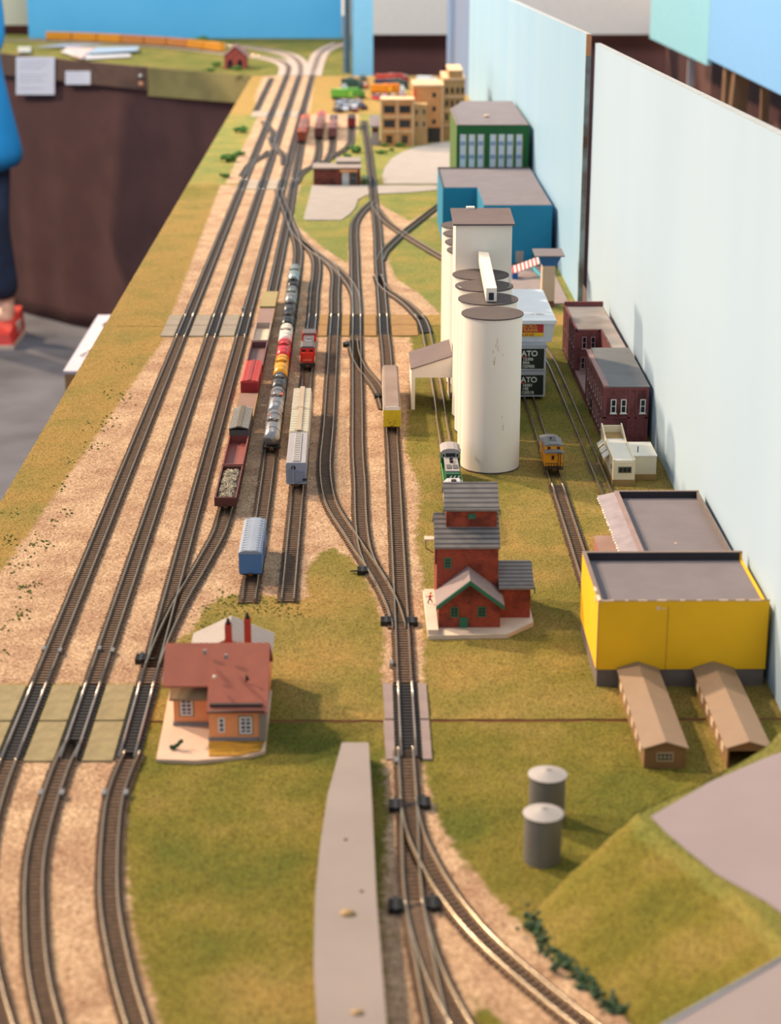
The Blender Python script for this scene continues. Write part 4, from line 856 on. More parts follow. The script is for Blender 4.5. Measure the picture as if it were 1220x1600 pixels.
MB().hull8([(164,2015,62.4),(206,2015,62.4),(206,2168,62.4),(164,2168,62.4)], [(162,2011,84),(209,2011,84),(209,2171,84),(162,2171,84)], M_WPL).build('case', None, t)
MB().box(161, 210.5, 2009, 2173, 84, 88, M_WPL).hull8([(161,2009,88),(210.5,2009,88),(210.5,2173,88),(161,2173,88)], [(163.5,2013,90),(208,2013,90),(208,2169,90),(163.5,2169,90)], M_WPL).build('lid', None, t)
MB().box(177-8, 196.6, 2011.1, 2012, 72, 84, mat('label_red', '#b8242c', .5)).build('label_red_panel', None, t)
MB().box(177-8, 196.6, 2010.9, 2012, 69.8, 74, mat('label_yellow', '#e8c020', .5)).build('label_yellow_band', None, t)
M_TXY = mat('gold_lettering', '#e8b848', .5); text(t, 'MICRO-', 170.8, 2010.6, 79.6, 5, M_TXY, sx=1.12, bold=.06); text(t, 'TRAINS', 171.6, 2010.6, 75.3, 5, M_TXY, sx=1.1, bold=.06); text(t, 'LINE', 173, 2010.6, 70.6, 3.6, MATS['label_red'], sx=1.9, bold=.05)
mb = MB()
for (a, b_, c, d) in ((183,188,2030,2033),(190,199,2028,2034),(186,196,2036,2037.5)): mb.box(a, b_, c, d, 90, 90.15, mat('faint_grey_print', '#b4b4b0', .5))
mb.build('lid_print', None, t)

# --- blue factory
M_TEL = mat('teal_blue_wall', '#0a7ea6', .7, var=.04, scale=10)
t = thing('blue_factory', 'big teal blue L shaped factory with a grey flat roof behind the white silos', 'factory', (200, 2980, 0))
MB().prism([(178.5,2790),(281,2790),(281,3180),(124.5,3180),(124.5,2965),(178.5,2965)], -1.6, 88, M_TEL).build('wall', None, t)
MB().prism([(179.5,2792),(280,2792),(280,3172),(126.5,3172),(126.5,2967),(179.5,2967)], 87.6, 88.8, M_ROOF).build('roof', None, t)
MB().box(124.5, 281, 3173, 3180, 88, 90.5, M_PAR).box(124.5, 126.5, 2967, 3173, 88, 89.4, M_PAR).build('roof_edge', None, t)
MB().box(227.5, 239.5, 2789.2, 2790.2, -.5, 20, M_GREYC).build('door', None, t)
MB().box(256, 271, 2783, 2790, -.5, 22, M_GREYC).build('door_block', None, t)
MB().box(225, 281, 2776, 2790, -1, 1.6, mat('dark_step', '#4c4644', .85)).build('step', None, t)
# --- green factory
M_GWL = mat('green_card_wall', '#1f6330', .75, var=.05); M_GWR = mat('yellow_green_side', '#4c6c2c', .75)
t = thing('green_factory', 'tall green factory with tall white window strips and a grey roof, behind the blue one', 'factory', (220, 3390, 0))
pg = [(158,3215),(281,3215),(281,3602),(187,3602),(158,3465)]
MB().prism(pg, -1.6, 155.5, M_GWL, M_ROOF).build('wall', None, t)
MB().prism([(157.6,3215),(158.4,3215),(158.4,3465),(157.6,3465)], 40, 155, M_GWR).build('side_wall_face', None, t)
MB().prism([(157.4,3214.3),(281,3214.3),(281,3217),(160,3217),(160,3465),(157.4,3465)], 155.5, 157, M_TRIM).build('roof_edge', None, t)
M_WBL = mat('blue_grey_band', '#8fa4c4', .5); M_WPN = mat('white_pane', '#d8dce6', .4, var=.03)
for a in (168.5, 183.5, 198.5, 219.5, 234, 248.5, 264):
    f = window(t, a, 58, 10.4, 83, 3215, rows=1, frame=mat('white_strip_frame', '#c8ccc8', .5), glass=M_WPN, bar=1, sill=False)
    mb = MB()
    for z in (76, 99.5, 122): mb.box(a-4.4, a+4.4, 3214.2, 3214.7, z, z+7, M_WBL)
    mb.build('band', None, f)
    MB().box(a+5.2, a+6.4, 3214.4, 3215, 58, 141, mat('olive_yellow_strip', '#9c9a34', .6)).build('strip', None, f)
x, y = G(760, 182, 157); MB().ball((x, y, 158), 4, M_CHIP, sc=(1.4,1,.6)).build('roof_debris', None, t)
# --- beige factory in three heights
M_BGE = mat('orange_beige_wall', '#cf8f5a', .75, var=.05); M_BGL = mat('pale_beige_band', '#d6b088', .75); M_BGS = mat('tan_side_wall', '#b08a5c', .8, var=.1)
t = thing('beige_factory', 'beige three part factory of stepped heights with dark windows, near the toy vehicles', 'factory', (130, 4230, 0))
MB().box(38, 109, 4155, 4210, -1.6, 98, M_BGE).build('front_block', None, t)
MB().box(36.5, 110.5, 4152.5, 4211, 97, 101, M_BGL).box(37.4, 109.6, 4153.2, 4155, 60.5, 64.5, M_BGL).box(37.4, 109.6, 4153.2, 4155, 29, 33, M_BGL).box(37, 41, 4153, 4155, -1.6, 97, M_BGL).box(71.5, 75.5, 4153, 4155, -1.6, 97, M_BGL).box(105.5, 109.8, 4153, 4155, -1.6, 97, M_BGL).build('cornice_band', None, t)
MB().box(40, 107, 4157, 4208, 98, 98.8, M_ROOF).build('roof', None, t)
for a in (56, 90):
    for z in (40, 71): window(t, a, z, 24, 16, 4155, cols=3, rows=2, frame=mat('dark_frame', '#3c3436', .6), bar=.9, sill=False)
    window(t, a, 6, 14, 17, 4155, cols=2, rows=2, frame=mat('olive_frame', '#8a6a3c', .6), sill=False)
MB().box(109, 176, 4218, 4330, -1.6, 122, M_BGE).build('middle_block', None, t)
MB().box(107.5, 177.5, 4216, 4332, 121, 125.5, M_BGL).box(172.5, 176.5, 4216.4, 4218, -1.6, 121, M_BGL).build('cornice_band', None, t)
MB().box(109.2, 140, 4165, 4217, -1.6, 88, M_BGS).build('link_block', None, t)
for q in (116, 132):
    for z in (40, 66): window(t, q, z, 9, 13, 4165, cols=1, rows=2, frame=M_BGL, sill=False, bar=1)
for z in (40, 68, 98): window(t, 156, z, 8, 10, 4218, cols=1, rows=1, frame=mat('dark_frame', '#3c3436', .6), sill=False)
MB().box(142, 170, 4216.6, 4218, -1.6, 32, mat('dark_gateway', '#3a322c', .9)).build('gateway', None, t)
MB().box(112, 117, 4216.8, 4218, 98, 116, mat('orange_strip', '#d86a34', .7)).build('orange_sign', None, t)
MB().box(178, 226, 4260, 4420, -1.6, 132, M_BGS).build('rear_block', None, t)
MB().box(176.5, 227.5, 4258, 4422, 131, 136, M_BGL).box(190, 220, 4262, 4400, 136, 150, M_BGS).box(189, 221, 4260, 4402, 150, 153, M_BGL).build('roof_storey', None, t)
for a in (186, 198, 210, 221):
    for z in (44, 74, 102): window(t, a, z, 6.5, 13, 4260, rows=2, frame=mat('brown_frame', '#7a5a3c', .6), sill=False)
for z in (30, 62, 93): MB().box(178, 226.4, 4258.8, 4260, z, z+3.5, M_BGL).build('string_course', None, t)
mb = MB()
t2 = thing('grey_lean_to', 'small grey hut with a sloping roof left of the beige factory', 'hut', (25, 4205, 0))
MB().box(17, 34, 4170, 4260, -1.6, 40, mat('grey_hut_wall', '#aaa4ac', .8)).build('wall', None, t2)
MB().hull8([(13,4165,40),(35,4165,40),(35,4262,52),(13,4262,52)], [(13,4165,42),(35,4165,42),(35,4262,54),(13,4262,54)], M_ROOF).build('roof', None, t2)
MB().box(19, 31, 4169.2, 4170, 28, 36, mat('dark_red_slot', '#5c1a1a', .8)).build('hatch', None, t2)
# --- brick hut
M_HBK = brick_mat('hut_red_brick', '#8e4238', '#7c3830', '#6c4038')
t = thing('brick_hut', 'low flat roofed red brick hut with a white door on the grey yard', 'hut', (-52, 3620, 0))
MB().box(-96, -7, 3587, 3650, -1.6, 30, M_HBK).build('wall', None, t)
MB().box(-98, -5, 3585, 3652, 30, 32.5, mat('pale_hut_roof', '#8c807a', .85)).build('roof', None, t)
MB().box(-52, -8, 3640, 3700, -1.6, 34, M_HBK).box(-54, -6, 3638, 3702, 34, 37, MATS['pale_hut_roof']).build('rear_wing', None, t)
MB().box(-46, -12, 3578, 3587, 25, 28, M_BGE).build('porch', None, t)
window(t, -35, -.5, 13, 25, 3587, cols=2, rows=2, frame=M_WFRAME, glass=M_WPN, sill=False, name='door', bar=1.2)
window(t, -20, 1, 12, 24, 3587, cols=2, rows=2, frame=mat('grey_frame', '#8c8c88', .6), sill=False, bar=1.2)
t = thing('trackside_box', 'low grey green box beside the single line, right of the brick hut', 'box', (14, 3560, 0))
MB().box(-3, 6.5, 3598, 3640, -1.6, 9, mat('grey_green_box', '#5c6c54', .8)).build('body', None, t)
MB().box(-3.4, 6.9, 3597.6, 3640.4, 9, 10, mat('green_lid', '#6f7c58', .8)).build('lid', None, t)

# --- backdrop boards
def board(pts, z0, tops, th, m, label, name='backdrop_board', edge=None, cat='backdrop board'):
    """upright board following the floor line pts (thickness away from the layout), top heights at both ends"""
    (xa, ya), (xb, yb) = pts; d = Vector((xb-xa, yb-ya, 0)).normalized(); n = Vector((d.y, -d.x, 0))*th
    cx, cy = (xa+xb)/2, (ya+yb)/2; t = thing(name, label, cat, (cx, cy, z0))
    q = [(xa,ya),(xb,yb),(xb+n.x,yb+n.y),(xa+n.x,ya+n.y)]
    MB().hull8([(*p, z0) for p in q], [(*q[0], tops[0]),(*q[1], tops[1]),(*q[2], tops[1]),(*q[3], tops[0])], m).build('panel', None, t)
    if edge:
        e = .5; q2 = [(xa,ya),(xb,yb),(xb+n.x,yb+n.y),(xa+n.x,ya+n.y)]
        MB().hull8([(*p, z) for p, z in zip(q2, (tops[0]+.1, tops[1]+.1, tops[1]+.1, tops[0]+.1))], [(*p, z) for p, z in zip(q2, (tops[0]+e, tops[1]+e, tops[1]+e, tops[0]+e))], edge).build('top_edge', None, t)
    return t
M_SKY = mat('pale_blue_board', '#a9c2d8', .55, var=.05, scale=3, stretch=(1,1,.25), color2='#a1bcd4')
M_SKY2 = mat('pale_blue_board_two', '#9abdd6', .5, var=.04, scale=2, stretch=(1,2.5,.2), color2='#8cb6d6')
M_EDG = mat('bare_board_edge', '#a8b4bc', .7)
board([(301, 2497), (285, 1100)], -1.5, (346, 380.5), -7, M_SKY, 'nearest pale blue backdrop board, standing behind the brick warehouses', edge=M_EDG)
b2 = board([(284, 5190), (289.5, 2500)], -1.5, (300, 357), -7, M_SKY2, 'second pale blue backdrop board, standing behind the blue and green factories', edge=M_EDG)
MB().box(289.6, 296, 2498.9, 2499.9, -1.5, 330, mat('worn_board_end', '#8c9a9a', .8, var=.3, scale=30, color2='#5c4630')).box(289.6, 296, 2498.6, 2499.8, 330, 357, mat('orange_tape', '#c98a58', .7)).build('board_end', None, b2)
board([(250, 5780), (283, 5200)], -1.5, (480, 420), -7, mat('lilac_grey_board', '#6a86b0', .6, var=.1, scale=3, color2='#76809a'), 'lilac blue third backdrop board at the far end of the straight', edge=None)

# --- far corner module, its fascia, skirt and backdrop
FE = [(EDGE, 5783), (-684, 6067), (-1247, 6605), (-1750, 7100)]
corner = FE+[(-1900, 7500), (-34, 7500), (-34, 5783)]
t = thing('layout_module', 'green topped corner module at the far end, curving away to the left', 'layout module', (-500, 6500, -80))
MB().prism(corner, -80, -3, M_WOOD).build('deck', None, t)
def skirt_mesh(pts, z0, z1, amp, wl, seg=14):
    vs = []; fs = []; L = 0; cols = []
    for i in range(len(pts)-1):
        a, b = Vector((*pts[i], 0)), Vector((*pts[i+1], 0)); n = max(2, int((b-a).length/seg)); d = (b-a).normalized(); nn = Vector((d.y, -d.x, 0))
        for k in range(n+(1 if i == len(pts)-2 else 0)): cols.append((a.lerp(b, k/n), nn, L+(b-a).length*k/n))
        L += (b-a).length
    R = 16
    for p, nn, s in cols:
        for r in range(R+1):
            u = r/R; o = amp*u*(math.sin(s/wl*6.28)+.6*math.sin(s/wl*2.3*6.28+1)+1.2*noise.noise(Vector((s/300, u*1.2, 0))))
            vs.append((p.x+nn.x*o, p.y+nn.y*o, z1+(z0-z1)*u))
    for i in range(len(cols)-1):
        for r in range(R): a = i*(R+1)+r; fs.append((a, a+1, a+R+2, a+R+1))
    mb = MB(); mb.add(vs, fs, None, True); return mb
cl = solo(skirt_mesh(FE[:], -900, -10, 7, 560), 'skirt_cloth', M_CLOTH, 'dark brown cloth hanging to the floor from the far corner module', 'cloth', (-800, 6200, -450))
o = cl.modifiers.new('thick', 'SOLIDIFY'); o.thickness = .003
M_OLV = mat('olive_fascia', '#8f8350', .85, var=.15, scale=10)
mo = lambda p, q, k: (p[0]+(q[0]-p[0])*k, p[1]+(q[1]-p[1])*k)
f0 = (-345, 5765); f1 = (-684, 6055)
MB().hull8([(f0[0],f0[1],-82),(f1[0],f1[1],-88),(f1[0]+6,f1[1]+8,-88),(f0[0]+6,f0[1]+8,-82)], [(f0[0],f0[1],0),(f1[0],f1[1],0),(f1[0]+6,f1[1]+8,0),(f0[0]+6,f0[1]+8,0)], M_OLV).build('fascia', None, t)
M_BRF = mat('brown_fascia', '#5a4238', .8, var=.1)
g0, g1 = (-686, 6050), (-1252, 6588)
MB().hull8([(*g0,-70),(*g1,-70),(g1[0]+8,g1[1]+8,-70),(g0[0]+8,g0[1]+8,-70)], [(*g0,1),(*g1,1),(g1[0]+8,g1[1]+8,1),(g0[0]+8,g0[1]+8,1)], M_BRF).build('fascia', None, t)
for zz in (-28, -52): MB().ball((-705, 6062, zz), 8, M_STEEL if zz == -28 else M_WOOD, n=12, k=6).build('socket', None, t)
def sheet_on_fascia(px0, py0, px1, py1, name, label, m, off=6):
    # fascia plane through g0-g1, find plane hits
    P = []
    d = Vector((g1[0]-g0[0], g1[1]-g0[1], 0)).normalized(); n = Vector((-d.y, d.x, 0)); n = n if n.y < 0 else -n; q0 = Vector((*g0, 0))+n*off
    for px, py in ((px0,py1),(px1,py1),(px1,py0),(px0,py0)):
        r = FWD+RGT*((px-600)/FPX)-UPV*((py-800)/FPX); t_ = (q0-Vector((0,0,CAMH))).dot(n)/r.dot(n); p = Vector((0,0,CAMH))+r*t_; P.append(p)
    c = sum(P, Vector())/4; vs = [tuple(p) for p in P]+[tuple(p-n*1.2) for p in P]
    t_ = thing(name, label, 'notice', tuple(c)); MB().add(vs, [(0,1,2,3),(7,6,5,4),(0,4,5,1),(1,5,6,2),(2,6,7,3),(3,7,4,0)], m).build('sheet', None, t_)
    e = P[1]-P[0]; up = P[3]-P[0]; mb = MB()
    rows = 9 if py1-py0 > 40 else 3
    for k in range(rows):
        if k % 4 == 3: continue
        a = P[0]+up*(.86-k*.78/rows)+e*.1+n*.5; b = a+e*(.55+.25*random.random())
        mb.add([tuple(a), tuple(b), tuple(b+up*.012), tuple(a+up*.012)], [(0,1,2,3)], mat('faint_print', '#a8acc0', .8))
    mb.build('faint_print', None, t_)
    return t_
M_PAP = mat('white_paper', '#ccd2e2', .8, var=.02)
sheet_on_fascia(25, 89, 85, 148, 'paper_notice', 'large white paper notice hung on the brown fascia at the far left', M_PAP, 4)
sheet_on_fascia(102, 111, 141, 132, 'paper_notice', 'small white card on the brown fascia, right of the large notice', M_PAP, 3)
ground(5, 5784, 7480, 14, x0=-1880, x1=-36, names='grass', keep=lambda x, y: np.where(y > 5784, (x+337)*(6067-5783) + (y-5783)*(347) > -200, True) & ((x+684)*(6605-6067)+(y-6067)*563 > -200) & ((x+1247)*495+(y-6605)*503 > -200))
M_RDB = mat('pale_ballast', '#b2a49c', .95, var=.15, scale=80)
def ribbon(path, w, z, m, name, label, cat):
    p = smooth_path(path, 20); mb = MB(); n = len(p); L = []; R = []
    for i in range(n):
        d = (p[min(i+1,n-1)]-p[max(i-1,0)]).normalized(); nn = Vector((-d.y, d.x, 0))*w/2; L.append(p[i]+nn); R.append(p[i]-nn)
    for i in range(n-1):
        mb.hull8([(v.x,v.y,-1.5) for v in (R[i],R[i+1],L[i+1],L[i])], [(v.x,v.y,z) for v in (R[i],R[i+1],L[i+1],L[i])], m)
    return solo(mb, name, None, label, cat, (p[n//2].x, p[n//2].y, -1.5))
TL = [(-231.5,5784),(-232,5900),(-242,6120),(-290,6330),(-390,6500)]+GL([(340,82),(280,75),(200,69.5),(130,66),(70,64)])
ribbon(TL, 60, .8, M_RDB, 'ballast_ribbon', 'pale curved roadbed under the orange train on the far corner module', 'roadbed')
track('far curved track carrying the orange train', TL)
TC = [(-193.4,5784),(-195,5950),(-212,6250),(-262,6550),(-380,6800),(-560,6980),(-900,7130),(-1400,7200)]
ribbon(TC, 56, .9, M_RDB, 'ballast_ribbon', 'pale curved roadbed behind the orange train, along the far sky board', 'roadbed')
track('far curved track behind the orange train', TC)
TR = [(-155.3,5784),(-155,5950),(-153,6250),(-148,6550),(-125,6800),(-85,7020)]
ribbon(TR, 56, 1.0, M_RDB, 'ballast_ribbon', 'pale roadbed curving right behind the light blue board end', 'roadbed')
track('far track curving off to the right behind the light blue board', TR)
M_FSK = mat('bright_sky_blue_board', '#45a4de', .7, var=.03, scale=1.5, color2='#5cb4e4')
board([(-80, 7290), (-1262, 7290)], -20, (640, 640), -10, M_FSK, 'wide bright blue sky board behind the far corner module')
# light blue end board with a dark edge, right of the sky board
t = board([(24, 5900), (-36, 5870)], -60, (560, 560), -12, mat('light_cyan_board', '#86c8ea', .6, var=.02), 'light blue board end standing beyond the toy vehicles')
MB().box(-62, -40, 5862, 5900, -60, 560, mat('blue_grey_post', '#5f7488', .7)).box(-66, -58, 5858, 5880, 170, 560, M_WHITEW).box(-51, -45, 5856, 5863, -60, 520, mat('dark_green_gap', '#1f4648', .8)).build('frame_post', None, t)

# --- background of the hall
M_OFFW = mat('off_white_screen', '#c9c5c2', .8, var=.02)
board([(1230, 6900), (0, 6900)], 40, (640, 640), -12, M_OFFW, 'off white screen board in the background, beyond the straight modules')
solo(skirt_mesh([(-20, 6960), (1500, 6960)], -900, 48, 8, 300, 30), 'curtain', M_CLOTH, 'brown curtain hanging below the off white screen', 'curtain', (500, 6960, -500))
board([(-1230, 7700), (-2100, 7700)], 20, (640, 640), -12, mat('cream_screen', '#e6e0c4', .8, var=.02), 'cream screen board in the far upper left corner')
solo(skirt_mesh([(-1150, 7760), (-2300, 7760)], -900, 40, 14, 300, 30), 'curtain', M_CLOTH, 'brown curtain below the cream screen at the far left', 'curtain', (-1700, 7760, -500))
M_RT1 = mat('teal_grey_board', '#7ab4c8', .6, var=.04); M_RT2 = mat('mid_blue_board', '#6fa6da', .6, var=.04)
board([(930, 5180), (915, 6150)][::-1], 82, (520, 520), -12, M_RT1, 'greyish teal board of the neighbouring layout at the upper right')
board([(930, 3700), (930, 5176)][::-1], 100, (520, 520), -12, M_RT2, 'mid blue board of the neighbouring layout at the upper right corner')
solo(skirt_mesh([(1090, 6900), (1090, 3300)], -900, 90, 14, 300, 30), 'curtain', M_CLOTH, 'dark brown curtain under the neighbouring layout at the upper right', 'curtain', (1090, 5200, -400))
M_STRT = mat('raw_timber_strut', '#6a4e36', .8, var=.1)
for (x, y, dx, m, lb) in ((950, 5550, 0, mat('pale_metal_leg', '#8c8890', .5), 'pale thin leg under the neighbouring layout, leftmost'), (960, 4980, 0, M_STRT, 'upright timber strut under the teal board at the upper right'), (960, 4850, 60, M_STRT, 'slanting timber strut under the teal board at the upper right'), (960, 4560, -30, M_STRT, 'thin timber strut under the blue board at the upper right'), (962, 4000, 0, M_STRT, 'broad timber strut at the right edge under the blue board')):
    r = 9 if 'thin' in lb else 20
    solo(MB().hull8([(x-r-dx,y-r,-900),(x+r-dx,y-r,-900),(x+r-dx,y+r,-900),(x-r-dx,y+r,-900)], [(x-r,y-r,100),(x+r,y-r,100),(x+r,y+r,100),(x-r,y+r,100)], m), 'timber_strut', None, lb, 'strut', (x, y, -900), 'struts under the neighbouring layout')
# red engine house on the corner module
t = thing('engine_house', 'small red brick gabled engine house with arched doors on the far corner module', 'shed', (-398, 6040, 0))
MB().extrude([(-436,-1.6),(-368,-1.6),(-368,38),(-402,66),(-436,38)], 6005, 6110, 'Y', mat('engine_house_red', '#9c443a', .8, var=.15)).build('wall', None, t)
for a, za, b_, zb in ((-442, 35, -402, 68), (-402, 68, -362, 35)): MB().hull8([(a,6000,za),(b_,6000,zb),(b_,6115,zb),(a,6115,za)], [(a,6000,za+3),(b_,6000,zb+3),(b_,6115,zb+3),(a,6115,za+3)], mat('mauve_roof', '#8c6a68', .8)).build('roof', None, t)
for a in (-418, -387):
    mb = MB(); mb.box(a-7, a+7, 6003.5, 6005, -1, 22, M_BLK).cyl((a, 6003.5, 22), 7, 1.5, 'Y', 16, M_BLK); mb.build('arched_door', None, t)
# papers on the corner module
def sheet(pts, z, th, m, label, name='magazine', cat='paper'):
    P = [G(x, y, z) for x, y in pts]; c = (sum(p[0] for p in P)/len(P), sum(p[1] for p in P)/len(P))
    return solo(MB().prism(P, z, z+th, m), name, None, label, cat, (c[0], c[1], z), 'papers on the far corner module')
M_PW = mat('glossy_white_paper', '#e6e2e6', .25, var=.03)
sheet([(95,81),(127,92.5),(140,86),(108,77)], 6, 3, M_PW, 'open white magazine, left page, lying on the far corner module')
sheet([(127,93),(135,84),(150,76),(100,75)][:4], 10, 3, mat('pinkish_page', '#d4bcb8', .4), 'open magazine, pinkish page, lying on the far corner module')
sheet([(136,85),(215,80),(217,74),(148,75)], 8, 3, mat('pale_blue_page', '#a8bcd4', .3), 'pale blue open page at the right of the papers on the far module')
sheet([(132,93),(205,89),(202,86),(136,89)], 3, 4, M_PW, 'thin white folded leaflet in front of the papers on the far module')
sheet([(55,74),(120,73),(160,70),(100,70)], 8, 2, mat('lilac_page', '#9aa6d0', .3), 'lilac topped sheet behind the papers on the far module')
sheet([(28,82),(48,82),(48,74),(28,74)], 6, 3, mat('shiny_foil', '#f2f6f8', .1, .2), 'shiny white sheet at the left of the papers on the far module', 'plastic_sleeve')
# white topped carton on the hall floor, left of the layout
t = thing('cardboard_carton', 'tall brown carton with white papers on top, standing on the floor behind the layout edge', 'carton', (-430, 3560, -900))
MB().box(-548, -346, 3330, 3800, -900, -305, mat('brown_carton', '#9c7850', .8)).build('carton', None, t)
MB().box(-550, -345, 3328, 3802, -305, -299, mat('white_carton_top', '#bcb8c4', .7)).build('top_sheet', None, t)
mb = MB()
for k in range(9):
    a = random.uniform(-540, -470); b_ = random.uniform(3420, 3740)
    mb.tube([(a, b_, -296), (a+random.uniform(10,40), b_+random.uniform(-50,50), -286), (a+random.uniform(20,60), b_+random.uniform(-20,80), -296)], 2.2, M_BLK if k % 2 else M_STEEL, 5)
mb.build('wire_clip', None, t)

# ------------------------------------------------------------------ rolling stock
RT = 3.0                                    # rail top
def truck_mesh():
    mb = MB()
    for s in (-1, 1):
        mb.hull8([(s*6.6-.6,-6,1.6),(s*6.6+.6,-6,1.6),(s*6.6+.6,6,1.6),(s*6.6-.6,6,1.6)], [(s*6.6-.6,-4.6,4.4),(s*6.6+.6,-4.6,4.4),(s*6.6+.6,4.6,4.4),(s*6.6-.6,4.6,4.4)], M_BLK)
        for y in (-4.2, 4.2): mb.box(s*7.2-.5, s*7.2+.5, y-1.1, y+1.1, 1.8, 3.6, M_BLK)
    mb.box(-6.4, 6.4, -1.3, 1.3, 2.6, 4.6, M_BLK); mb.box(-.9, .9, -6.5, 6.5, 2.8, 3.8, M_BLK)
    return mb.mesh('truck')
def wheel_mesh():
    mb = MB()
    for s in (-1, 1): mb.cyl((s*4.6-.5, 0, 2.7), 2.7, 1.0, 'X', 14, M_WHEEL)
    mb.cyl((-4.4, 0, 2.7), .6, 8.8, 'X', 8, M_WHEEL); return mb.mesh('wheelset')
def coupler_mesh():
    mb = MB(); mb.box(-.7, .7, 0, 4.2, 4.0, 5.2, M_COUP).box(-1.6, 1.6, 3.6, 5.6, 3.8, 5.6, M_COUP).box(-1.7, -.9, 5.2, 6.6, 3.8, 5.6, M_COUP).tube([(.6,3,4),(.9,4,2),(.3,4.6,1.4)], .25, M_COUP, 5)
    return mb.mesh('coupler')
ME_T, ME_W, ME_C = truck_mesh(), wheel_mesh(), coupler_mesh()
def child(me, name, par, loc, rz=0):
    o = bpy.data.objects.new(name, me); COL.objects.link(o); o.parent = par; o.location = Vector(loc)*MM; o.rotation_euler = (0,0,rz); return o
def running_gear(T, L, inset=13, detail=True):
    for s in (-1, 1):
        tr = child(ME_T, 'truck', T, (0, s*(L/2-inset), 0))
        if detail:
            for y in (-4.2, 4.2): child(ME_W, 'wheelset', tr, (0, y, 0))
        child(ME_C, 'coupler', T, (0, s*(L/2-2.2), 0), 0 if s > 0 else math.pi)
def car(name, label, cat, x, y, rz=0, group=None): return thing(name, label, cat, (x, y, RT), rz, group, local=True)
def plast(name, c, **k): return mat(name, c, k.pop('rough', .5), var=k.pop('var', .04), **k)
def boxcar(T, L, H, body, roofm, W=19, zb=4.4, ribs=12, walk=None, round_=False, door=None):
    hw = W/2; MB().box(-hw, hw, -L/2, L/2, zb, H-1.2, body).build('body', None, T)
    prof = [(-hw-.3, H-1.2), (hw+.3, H-1.2), (hw+.3, H-.6)]+([(hw*.8, H+.5), (0, H+1.0), (-hw*.8, H+.5)] if not round_ else [(hw*.86, H+.8),(hw*.5, H+1.7),(0, H+2.0),(-hw*.5, H+1.7),(-hw*.86, H+.8)])+[(-hw-.3, H-.6)]
    rb = MB().extrude(prof, -L/2-.2, L/2+.2, 'Y', roofm)
    for i in range(ribs):
        y = -L/2+2+(L-4)*i/(ribs-1); h0 = H-.1; rb.hull8([(-hw-.2,y-.3,h0-.6),(hw+.2,y-.3,h0-.6),(hw+.2,y+.3,h0-.6),(-hw-.2,y+.3,h0-.6)], [(-hw*.7,y-.3,H+1.1+(.8 if round_ else 0)),(hw*.7,y-.3,H+1.1+(.8 if round_ else 0)),(hw*.7,y+.3,H+1.1+(.8 if round_ else 0)),(-hw*.7,y+.3,H+1.1+(.8 if round_ else 0))], roofm)
    rb.build('roof', None, T)
    if walk: MB().box(-1.8, 1.8, -L/2-.6, L/2+.6, H+1.1, H+1.7, walk).build('running_board', None, T)
    if door:
        for s in (-1, 1): MB().box(s*(hw+.2)-.3, s*(hw+.2)+.3, -8, 8, zb+.6, H-2, door).build('door', None, T)
    MB().box(-hw+1, hw-1, -L/2+1, L/2-1, zb-1.2, zb, M_BLK).build('underframe', None, T)
def end_ribs(T, L, H, m, W=19, zb=4.4, n=9):
    for s in (-1, 1):
        mb = MB()
        for i in range(n): z = zb+1+(H-zb-3)*i/n; mb.box(-W/2+1, W/2-1, s*L/2-.35, s*L/2+.35, z, z+.7, m)
        mb.build('end_ribs', None, T)
def gondola(T, L, m, inner, H=12.5, W=19.5, rimz=None, load=None, ribs=10):
    hw = W/2; zb = 4.6; mb = MB()
    mb.box(-hw, -hw+1, -L/2, L/2, zb, H, m).box(hw-1, hw, -L/2, L/2, zb, H, m).box(-hw+1, hw-1, -L/2, -L/2+1, zb, H, m).box(-hw+1, hw-1, L/2-1, L/2, zb, H, m)
    for s in (-1, 1):
        for i in range(ribs): y = -L/2+2+(L-4)*i/(ribs-1); mb.box(s*hw-.4, s*hw+.4, y-.5, y+.5, zb, H, m)
        for z in (zb+1.2, zb+3.2, zb+5.2): mb.box(-hw+1, hw-1, s*L/2-.3, s*L/2+.3, z, z+.8, m)
    mb.build('side', None, T)
    MB().box(-hw+1, hw-1, -L/2+1, L/2-1, zb, zb+1, inner).build('floor', None, T)
    MB().box(-hw-.3, hw+.3, -L/2-.3, -L/2+1.2, H, H+.5, m).box(-hw-.3, hw+.3, L/2-1.2, L/2+.3, H, H+.5, m).box(-hw-.3, -hw+1.1, -L/2+1.2, L/2-1.2, H, H+.5, m).box(hw-1.1, hw+.3, -L/2+1.2, L/2-1.2, H, H+.5, m).build('top_rim', None, T)
    MB().box(-3, 3, -L/2+2, L/2-2, zb-1.6, zb, M_BLK).build('centre_sill', None, T)
